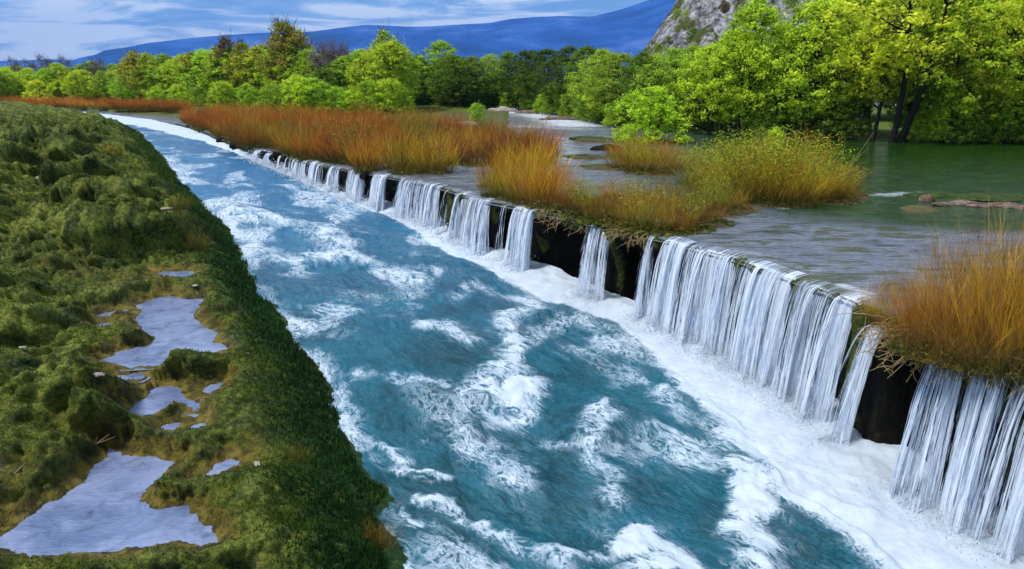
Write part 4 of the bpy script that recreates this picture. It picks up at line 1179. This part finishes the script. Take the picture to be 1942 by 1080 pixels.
def tree(px, yb, yt, kind, col, label=None, group=None, wmul=1.0, z=None, bark=None, name=None):
    global tcount
    gz = 0.25 if z is None else z
    x, y = onz(px, yb, gz)
    hgt = (yb - yt) * math.hypot(y, 0) / 1453.0 * (1.02)
    root = bpy.data.objects.new(name or ('bush' if kind == 'bush' else 'tree'), None); COL.objects.link(root)
    root.location = (x, y, gz - 0.12); root.empty_display_size = 0.3
    where = group[1]
    if group[0] == 'trees on the far bank of the pool': where = 'on the pool bank ' + ( ('behind the round willow' if px < 1300 else 'below the rocky hill' if px < 1560 else 'beside the forked trunk' if px < 1800 else 'past the forked trunk'))
    if group[0] == 'bushes along the pool shore': where = 'on the pool shore ' + ('behind the round willow' if px < 1330 else 'behind the golden islet' if px < 1600 else 'near the forked dark trunk' if px < 1800 else 'past the forked dark trunk')
    if group[0] == 'trees at the foot of the rocky hill': where = 'in the rear row ' + ('under the rocky slope' if px < 1500 else 'behind the forked tree' if px < 1790 else 'past the forked tree')
    if group[0] == 'trees behind the reed belt': where = 'behind the reed belt ' + ('beside the bare purple trees' if 580 < px < 700 else 'towards the channel head' if px < 430 else 'towards the dark grove' if px >= 700 else 'around the tall half-bare trees')
    if group[0] == 'trees beyond the far rapids': where = 'beyond the far rapids ' + ('near the reed belt' if px < 900 else 'above the white water' if px < 1020 else 'towards the round willow')
    size = '' if (yb - yt) * y / 1453.0 > 6 or kind == 'bush' else 'smaller '
    root['label'] = label or f'{size}{CNAME[col]} {KNAME[kind]} {where}'
    root['category'] = 'bush' if kind == 'bush' else 'tree'
    root['group'] = group[0]
    tm, cm = PROTO[kind][tcount % len(PROTO[kind])]
    tcount += 1
    rz = trng.uniform(0, 6.28)
    t = ob('trunk', tm, root); t.scale = (hgt * wmul, hgt * wmul, hgt); t.rotation_euler = (0, 0, rz)
    t.color = bark or ((0.11, 0.085, 0.05, 1) if kind == 'sparse' else (0.045, 0.036, 0.026, 1))
    if cm:
        c = ob('crown', cm, root); c.scale = t.scale; c.rotation_euler = t.rotation_euler
        v = trng.uniform(0.85, 1.15); q = LEAF[col]; c.color = (q[0] * v, q[1] * v, q[2] * v, 1)
    return root
G_R = ('trees on the far bank of the pool', 'on the far bank of the pool')
G_RB = ('trees at the foot of the rocky hill', 'at the foot of the rocky hill')
G_SH = ('bushes along the pool shore', 'overhanging the pool shore')
G_M = ('trees beyond the far rapids', 'beyond the far rapids')
G_L = ('trees behind the reed belt', 'behind the reed belt')
G_LL = ('trees at the head of the channel', 'at the head of the channel')
# right bank, front row
for a in [(1345, 248, 88, 'broad', 'lime'), (1418, 250, 12, 'oval', 'bright'), (1400, 250, 70, 'broad', 'lime'), (1500, 252, 62, 'broad', 'bright'), (1545, 253, 12, 'broad', 'lime'), (1600, 255, 55, 'oval', 'green'), (1790, 260, 5, 'broad', 'lime'), (1865, 262, 20, 'broad', 'yellow'), (1830, 262, 110, 'broad', 'lime'), (1910, 263, 100, 'broad', 'bright'),
          (1945, 262, -25, 'broad', 'lime'), (2040, 262, -40, 'broad', 'green'), (1270, 243, 98, 'broad', 'green'), (1215, 238, 104, 'oval', 'dark'), (2150, 262, -20, 'broad', 'lime'), (1720, 258, 70, 'oval', 'green')]:
    tree(*a, group=G_R, wmul=trng.uniform(0.95, 1.15))
tree(1692, 262, -55, 'loose', 'yellow', 'tall yellow-green tree with a thick dark forked trunk at the pool edge', G_R, 1.15, bark=(0.02, 0.016, 0.014, 1))
tree(1655, 260, 60, 'loose', 'yellow', 'leaning dark-trunked tree beside the tall forked one', G_R, 1.0, bark=(0.02, 0.016, 0.014, 1))
# second rows, on the rising ground
for a in [(1240, 226, 108, 'broad', 'green'), (1310, 228, 92, 'broad', 'green'), (1380, 228, 66, 'oval', 'green'), (1470, 228, 60, 'broad', 'green'), (1560, 230, -15, 'broad', 'green'), (1640, 230, -30, 'broad', 'lime'),
          (1740, 230, -40, 'broad', 'green'), (1830, 230, -10, 'oval', 'bright'), (1900, 230, -30, 'broad', 'green'), (1990, 230, -30, 'broad', 'green'), (1600, 222, -40, 'oval', 'bright'), (1860, 222, -40, 'broad', 'lime'), (1780, 222, -40, 'broad', 'green')]:
    tree(*a, group=G_RB, wmul=trng.uniform(0.9, 1.15))
# shrubs at the pool shore
for i, px in enumerate([1180, 1225, 1275, 1320, 1365, 1405, 1450, 1500, 1545, 1585, 1615, 1748, 1772, 1800, 1835, 1865, 1900, 1935, 1975, 2020]):
    yb = np.interp(px, [q[0] for q in SHORE_PX], [q[1] for q in SHORE_PX]) + trng.uniform(-3, 0)
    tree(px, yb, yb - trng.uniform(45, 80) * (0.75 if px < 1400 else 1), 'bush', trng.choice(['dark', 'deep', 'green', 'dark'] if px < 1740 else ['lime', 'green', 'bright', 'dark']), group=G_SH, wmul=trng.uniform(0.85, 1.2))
for px, yt, c in [(1785, 165, 'lime'), (1860, 150, 'yellow'), (1920, 160, 'lime'), (1830, 185, 'bright')]:
    tree(px, 261, yt, 'bush', c, group=G_SH, wmul=0.8)
# the round willow on its islet, the small bush by the rapids, sprigs on the islet
tree(1236, 270, 165, 'bush', 'vivid', 'vivid green round willow on the islet in the pool', ('willows in the pool', ''), 1.3, z=0.05, name='willow')
tree(903, 236, 194, 'bush', 'bright', 'small dark-based green bush standing in the water by the rapids', ('willows in the pool', ''), 0.8, z=0.05)
tree(1462, 350, 238, 'bush', 'lime', 'lime sprigs growing among the golden stems of the pool islet', ('willows in the pool', ''), 0.55, z=0.05)
# middle, dark grove beyond the rapids
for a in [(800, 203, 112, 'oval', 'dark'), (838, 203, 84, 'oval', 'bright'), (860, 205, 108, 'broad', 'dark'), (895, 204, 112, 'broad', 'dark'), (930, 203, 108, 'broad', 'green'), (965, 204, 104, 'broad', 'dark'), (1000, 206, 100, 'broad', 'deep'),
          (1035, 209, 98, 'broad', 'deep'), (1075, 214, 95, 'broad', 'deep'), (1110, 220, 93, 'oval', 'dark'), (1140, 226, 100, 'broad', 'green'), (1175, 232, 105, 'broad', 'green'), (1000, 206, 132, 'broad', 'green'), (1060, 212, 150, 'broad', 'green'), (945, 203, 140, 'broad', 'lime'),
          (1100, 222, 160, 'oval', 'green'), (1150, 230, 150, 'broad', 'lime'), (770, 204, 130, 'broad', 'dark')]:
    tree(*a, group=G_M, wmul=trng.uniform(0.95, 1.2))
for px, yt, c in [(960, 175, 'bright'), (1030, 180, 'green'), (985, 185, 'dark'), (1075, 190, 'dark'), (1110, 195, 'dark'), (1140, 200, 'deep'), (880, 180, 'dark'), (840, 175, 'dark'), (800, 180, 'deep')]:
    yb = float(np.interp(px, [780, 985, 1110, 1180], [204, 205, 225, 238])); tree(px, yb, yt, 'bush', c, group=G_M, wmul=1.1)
# left of the middle
for a in [(735, 208, 66, 'sparse', 'lime'), (745, 210, 85, 'oval', 'lime'), (715, 208, 95, 'broad', 'lime'), (690, 206, 100, 'broad', 'bright'), (760, 208, 88, 'oval', 'lime'), (560, 203, 92, 'broad', 'lime'), (590, 204, 100, 'broad', 'bright'), (545, 203, 52, 'sparse', 'olive'), (565, 202, 58, 'sparse', 'olive'), (525, 202, 95, 'oval', 'bright'),
          (500, 201, 92, 'broad', 'lime'), (470, 201, 88, 'sparse', 'olive'), (450, 200, 96, 'broad', 'bright'), (420, 200, 95, 'oval', 'lime'), (440, 200, 78, 'sparse', 'brown'), (395, 199, 100, 'broad', 'bright'), (370, 199, 105, 'sparse', 'olive'), (350, 198, 110, 'broad', 'lime'), (320, 197, 108, 'broad', 'green'), (290, 197, 105, 'oval', 'lime'), (265, 197, 102, 'sparse', 'olive'), (610, 205, 110, 'oval', 'green'), (660, 206, 110, 'oval', 'green'), (640, 206, 120, 'broad', 'dark')]:
    tree(*a, group=G_L, wmul=trng.uniform(0.95, 1.25))
for px, yt in [(622, 92), (640, 88), (655, 95), (632, 104), (648, 108), (665, 100), (612, 100)]:
    tree(px, 205, yt, 'bare', 'brown', 'purple-grey bare leafless tree behind the reed belt', G_L, 1.0, bark=(0.20, 0.155, 0.18, 1))
for px, yt, c in [(740, 150, 'lime'), (700, 155, 'vivid'), (760, 165, 'bright'), (600, 150, 'bright'), (570, 145, 'lime'), (640, 165, 'bright'), (520, 160, 'green'), (470, 160, 'bright'), (425, 155, 'lime'), (380, 165, 'green'), (340, 160, 'lime'), (300, 165, 'bright'), (670, 170, 'lime'), (545, 168, 'vivid')]:
    tree(px, 214 if px > 500 else 204, yt, 'bush', c, group=G_L, wmul=trng.uniform(0.95, 1.2))
for i in range(24):
    px = -20 + i * 13 + trng.uniform(-6, 6)
    tree(px, trng.uniform(190, 196), trng.uniform(118, 150) + (8 if px < 100 else 0), trng.choice(['broad', 'broad', 'oval', 'bush']), trng.choice(['lime', 'bright', 'green', 'lime', 'yellow']), group=G_LL, wmul=trng.uniform(1.0, 1.3))
for px, yt in [(35, 116), (90, 112), (105, 118), (130, 114), (60, 120), (185, 120), (170, 125), (200, 118)]:
    tree(px, 191, yt, 'bare', 'brown', 'grey bare leafless tree at the head of the channel', G_LL, 1.1, bark=(0.16, 0.14, 0.15, 1))
# closing row behind the reed belt and the grove
for i in range(34):
    px = 20 + i * 26 + trng.uniform(-8, 8)
    yt = float(np.interp(px, [0, 100, 250, 400, 600, 780, 900], [140, 132, 118, 106, 108, 112, 112])) + trng.uniform(-6, 8)
    tree(px, 188 if px < 300 else 197, yt, trng.choice(['broad', 'oval', 'broad']), trng.choice(['lime', 'bright', 'green', 'bright'] if px < 770 else ['dark', 'green', 'dark']), group=('trees of the rear row', 'in the rear row ' + ('of the channel head' if px < 300 else 'behind the reed belt' if px < 620 else 'near the dark grove')), wmul=trng.uniform(1.1, 1.4))
for i in range(16):
    px = 790 + i * 25 + trng.uniform(-6, 6); yb = float(np.interp(px, [780, 985, 1110, 1180], [203, 204, 224, 237])) - 1
    tree(px, yb, yb - trng.uniform(34, 62), 'bush', trng.choice(['green', 'dark', 'bright', 'green']), group=G_M, wmul=1.15)
# shrubs on the rocky hill
hr = random.Random(4)
k = 0
while k < 80:
    y = hr.uniform(98, 150); x = y * hr.uniform(0.165, 0.40)
    z = hill_z(x, y)
    if z < 3: continue
    hgt = hr.uniform(0.8, 2.4)
    root = bpy.data.objects.new('bush', None); COL.objects.link(root); root.location = (x, y, z - 0.25)
    c = hr.choice(['olive', 'green', 'dark', 'brown', 'lime'])
    root['label'] = f'small {CNAME[c]} scrub bush on the grey rocky hill'; root['category'] = 'bush'; root['group'] = 'scrub on the rocky hill'
    tm, cm = PROTO['bush'][k % 4]
    for nm_, mm in (('trunk', tm), ('crown', cm)):
        o = ob(nm_, mm, root); o.scale = (hgt, hgt, hgt); o.rotation_euler = (0, 0, k * 1.7); o.color = LEAF[c] if nm_ == 'crown' else (0.05, 0.04, 0.03, 1)
    k += 1

# ================================================================== STONES, DRIFTWOOD, TUFTS
def stone_mesh(name, seed, mat, flat=0.6):
    bm = bmesh.new(); bmesh.ops.create_icosphere(bm, subdivisions=3, radius=1.0)
    for v in bm.verts:
        c = v.co.copy()
        q = float(fbm(np.array([c.x * 2.1 + seed * 7.1 + c.z]), np.array([c.y * 2.1 - c.z * 0.8 + seed]), 4, 700 + seed)[0])
        v.co = c * (0.40 + 1.2 * q); v.co.z *= flat
    me = bpy.data.meshes.new(name); bm.to_mesh(me); bm.free()
    me.polygons.foreach_set('use_smooth', np.ones(len(me.polygons), bool)); me.materials.append(mat)
    return me
for i, (px, py, s, lab) in enumerate([(12, 346, 0.22, 'small white stone on the far moss at the bank rim'), (85, 363, 0.30, 'flat white stone among dark moss hummocks'), (202, 806, 0.10, 'pinkish white stone in a hollow of the moss'),
                                     (310, 880, 0.05, 'small pale pebble at the tip of the largest puddle'), (490, 905, 0.06, 'grey-white pebble in the brown moss'), (52, 708, 0.05, 'tiny pale pebble below the bright hump'), (372, 553, 0.09, 'buff flat stone above the forked puddle'), (325, 460, 0.16, 'pale flat stone by the dark hummock'), (215, 617, 0.07, 'pinkish stone by the small puddle'), (470, 690, 0.04, 'tiny white pebble on the dark grass slope')]):
    x, y = onbank(px, py); z = float(bank_z(np.array([x]), np.array([y]))[0][0])
    o = ob('stone', stone_mesh('stone', i, M['pale'], 0.5), label=lab, cat='stone', group='pale stones on the moss bank', loc=(x, y, z + s * 0.12)); o.scale = (s * 1.15, s * 0.7, s * 0.55); o.rotation_euler = (0.1, 0.05, i * 1.3)
for i, (px, py, s, lab) in enumerate([(650, 1040, 0.26, 'mossy stone joining the bank and the water')]):
    x, y = onriver(px, py)
    o = ob('stone', stone_mesh('stone', 30 + i, M['mossrock'], 0.3), label=lab, cat='stone', group='mossy stones at the bank tip', loc=(x, y, float(zlow(x, y)) + 0.03)); o.scale = (s * 1.5, s * 1.0, s * 0.55)
for i, (px, py, sx, s, mt, lab) in enumerate([(1757, 383, 0.26, 0.26, 'pinkrock', 'pinkish upright rock at the end of the pool sill'), (1788, 390, 0.36, 0.10, 'pinkrock', 'low pinkish rock of the pool sill next to the upright one'), (1822, 388, 0.5, 0.13, 'pinkrock', 'humped pinkish rock of the pool sill'), (1862, 393, 0.42, 0.14, 'pinkrock', 'flat pinkish rock in the middle of the pool sill'), (1896, 391, 0.45, 0.12, 'pinkrock', 'rounded pinkish rock past the middle of the pool sill'),
                                             (1935, 395, 0.6, 0.1, 'pinkrock', 'wide pinkish rock at the outer end of the pool sill'), (1880, 376, 1.4, 0.12, 'mossrock', 'flat green moss mat behind the pool sill'), (1780, 372, 0.9, 0.10, 'mossrock', 'small green moss mat beside the upright pinkish rock'),
                                             (1125, 266, 1.5, 0.25, 'mossrock', 'mossy rock in the pool beside the round willow'), (1105, 299, 1.0, 0.16, 'mossrock', 'low mossy rock in the pool narrows'), (1150, 286, 0.9, 0.45, 'ledge', 'dark rock at the foot of the round willow'), (1160, 318, 1.1, 0.14, 'mossrock', 'flat mossy rock near the golden stems'),
                                             (955, 212, 1.6, 0.7, 'pale', 'pale boulder in the far rapids'), (1000, 216, 1.4, 0.5, 'pinkrock', 'reddish boulder in the far rapids'), (1060, 228, 1.5, 0.4, 'pinkrock', 'low brown boulder in the far rapids'), (880, 238, 1.2, 0.35, 'pale', 'pale rock beside the small green bush')]):
    x, y = onz(px, py)
    m = M['ledge'] if mt == 'ledge' else M[mt]
    o = ob('rock', stone_mesh('rock', 50 + i, m, 0.7), label=lab, cat='rock', group='rocks in the upper pool', loc=(x, y, 0.02)); o.scale = (sx, sx * 0.45, s); o.rotation_euler = (0, 0, (i * 0.37) % 0.4 - 0.2)
# boulders at the edge of the small falls
for i, (px, s) in enumerate([(505, 0.22), (528, 0.3), (545, 0.2), (700, 0.2), (425, 0.25), (452, 0.25)]):
    x, y = lip_at(px)
    o = ob('boulder', stone_mesh('boulder', 80 + i, M['ledge'], 0.8), label='dark wet boulder under the reeds at the low upstream ledge', cat='boulder', group='dark boulders at the low upstream ledge', loc=(x - 0.1, y, -0.12)); o.scale = (s, s, s)

def branch_obj(label, specs, col, name='driftwood', group=None):
    V, Q = [], []
    for pts, r0, r1 in specs: tube(V, Q, [np.array(p, float) for p in pts], r0, r1, 5)
    me = mesh_np(name, V, Q, M['bark']); o = ob(name, me, label=label, cat='branch', group=group); o.color = col
    return o
br = np.random.default_rng(12)
def tangle(px0, px1, n, label, L=0.5, zoff=-0.05):
    sp = []
    for _ in range(n):
        pc = br.uniform(px0, px1); x, y = lip_at(pc); _, tx, ty, nx, ny = [float(v) for v in lip_frame(np.array(y))]
        p = np.array([x - nx * 0.15, y - ny * 0.15, zoff + br.uniform(-0.05, 0.1)])
        o = br.uniform(0.15, 0.5); l = br.normal(0, 0.35)
        q = p + np.array([nx * (o + .15) + tx * l, ny * (o + .15) + ty * l, -br.uniform(0.0, L)])
        pts = curve(p, q, br, 0.16, 7, 0.15)
        sp.append((pts, 0.010, 0.004))
        for _ in range(2):
            t = pts[br.integers(2, 6)]; e_ = t + br.normal(0, 0.14, 3) + np.array([nx * .08, ny * .08, -0.05]); sp.append((curve(t, e_, br, .2, 4), 0.006, 0.003))
    return branch_obj(label, sp, (0.30, 0.22, 0.10, 1), 'root_tangle', 'tangles of roots over the ledge')
tangle(1690, 1775, 46, 'tangle of pale bare twigs drooping below the golden thicket', 0.55, -0.1)
tangle(1030, 1110, 26, 'tangle of roots hanging over the big dark alcove', 0.3)
tangle(1165, 1232, 30, 'tangle of bare twigs drooping over the second dark alcove', 0.28)
tangle(1775, 1960, 40, 'straggling twigs drooping across the bright tall fall', 0.3, -0.05)
p0 = onz(1602, 330); sx_, sy_ = p0
branch_obj('slender bare stick leaning out of the pool', [([(sx_, sy_, -0.2), (sx_ + 0.35, sy_, 0.6), (sx_ + 0.9, sy_, 1.55)], 0.018, 0.006), ([(sx_ + 0.35, sy_, 0.6), (sx_ + 0.75, sy_ - .05, 0.95)], 0.008, 0.004)], (0.22, 0.20, 0.10, 1), 'stick')
q0, q1, q2 = onbank(-5, 965), onbank(30, 945), onbank(62, 915)
branch_obj('curved grey branch lying on the golden mud', [([(*q, float(bank_z(np.array([q[0]]), np.array([q[1]]))[0][0]) + 0.02) for q in (q0, q1, q2)], 0.022, 0.01)], (0.22, 0.2, 0.18, 1), 'branch')
q = onbank(182, 850); qz = float(bank_z(np.array([q[0]]), np.array([q[1]]))[0][0])
branch_obj('small bundle of bleached twigs at the head of the largest puddle', [([(q[0], q[1], qz - 0.02), (q[0] + dx, q[1] + dy, qz + dz)], 0.008, 0.003) for dx, dy, dz in [(.2, .05, .12), (-.2, .1, .1), (.1, -.1, .16), (-.1, -.05, .18), (.25, .12, .05), (-.28, .0, .05)]], (0.38, 0.27, 0.18, 1), 'twig')
# tufts on the bank
for px, py, hh, ww, c, lab in [(716, 985, 0.42, 0.42, 'orange', 'orange-brown grass tuft at the tip of the bank'), (565, 878, 0.35, 0.35, 'olive', 'yellowish grass tuft on the dark bank slope'), (375, 480, 0.8, 0.6, 'olive', 'tall wispy grass tuft by the dark hummocks'), (215, 295, 0.8, 0.8, 'gold', 'brownish grass tuft on the far moss'), (350, 460, 0.6, 0.6, 'olive', 'short grass tuft by the dark hummocks')]:
    x, y = onbank(px, py); z = float(bank_z(np.array([x]), np.array([y]))[0][0])
    o = ob('grass_tuft', CM_NEAR[0] if y < 14 else CM_MID[0], label=lab, cat='grass tuft', group='grass tufts on the moss bank', loc=(x, y, z - 0.02)); o.scale = (ww, ww, hh)
    cc = STEMCOL[c]; o.color = (cc[0] * .7, cc[1] * .7, cc[2] * .7, 1)

# ================================================================== MIST hanging over the foot of the tall falls
nm_ = 60; ym = np.interp(np.linspace(float(np.interp(5.2, ys, arc)), float(np.interp(21, ys, arc)), nm_), arc, ys)
x0, tx, ty, nx, ny = lip_frame(ym); zb = zlow(x0, ym)
prof = [(0.12, -0.1), (0.15, 0.35), (0.32, 0.55), (0.55, 0.52), (0.85, 0.34), (1.15, 0.17), (1.5, 0.05), (1.5, -0.1)]
V = []
for i in range(nm_):
    e_ = min(1, i / 4, (nm_ - 1 - i) / 8) * (0.75 + 0.5 * float(vnoise(np.array([i * 0.33]), np.array([2.0]), 9)[0])) * float(np.interp(ym[i], [5, 12, 21], [1.1, 1.0, 0.55]))
    for o_, z_ in prof:
        V.append((x0[i] + nx[i] * o_, ym[i] + ny[i] * o_, zb[i] + (z_ * e_ if z_ > 0 else z_)))
k_ = len(prof); Q = [(i * k_ + j, i * k_ + (j + 1) % k_, (i + 1) * k_ + (j + 1) % k_, (i + 1) * k_ + j) for i in range(nm_ - 1) for j in range(k_)]
me = mesh_np('mist', V, Q, None)
mm_ = bpy.data.materials.new('mist'); mm_.use_nodes = True; mm_.node_tree.nodes.clear()
mo_ = mm_.node_tree.nodes.new('ShaderNodeOutputMaterial'); mv_ = mm_.node_tree.nodes.new('ShaderNodeVolumePrincipled')
mv_.inputs['Color'].default_value = (0.86, 0.94, 1.0, 1); mv_.inputs['Density'].default_value = 0.3
mm_.node_tree.links.new(mv_.outputs[0], mo_.inputs['Volume'])
me.materials.append(mm_)
bm = bmesh.new(); bm.from_mesh(me)
bmesh.ops.contextual_create(bm, geom=[]) if False else None
bmesh.ops.holes_fill(bm, edges=[e for e in bm.edges if e.is_boundary]); bmesh.ops.recalc_face_normals(bm, faces=bm.faces); bm.to_mesh(me); bm.free()
ob('mist', me, kind='stuff', label='fine white mist over the foot of the tall falls', cat='mist')

# ================================================================== HAZE
V = np.array([(x, y, z) for x in (-13500, 13500) for y in (-2500, 11500) for z in (-4.5, 900)], float)
Q = np.array([(0, 1, 3, 2), (4, 6, 7, 5), (0, 4, 5, 1), (2, 3, 7, 6), (0, 2, 6, 4), (1, 5, 7, 3)])
hm = bpy.data.materials.new('haze'); hm.use_nodes = True
hn_ = hm.node_tree.nodes; hn_.clear()
ho = hn_.new('ShaderNodeOutputMaterial'); hv = hn_.new('ShaderNodeVolumePrincipled')
hv.inputs['Color'].default_value = (0.12, 0.40, 1.0, 1)
hv.inputs['Density'].default_value = 0.00008
hm.node_tree.links.new(hv.outputs[0], ho.inputs['Volume'])
me = mesh_np('haze', V, Q, None, smooth=False); me.materials.append(hm)
ob('haze', me, kind='stuff', label='thin blue air between the river and the mountains', cat='haze')
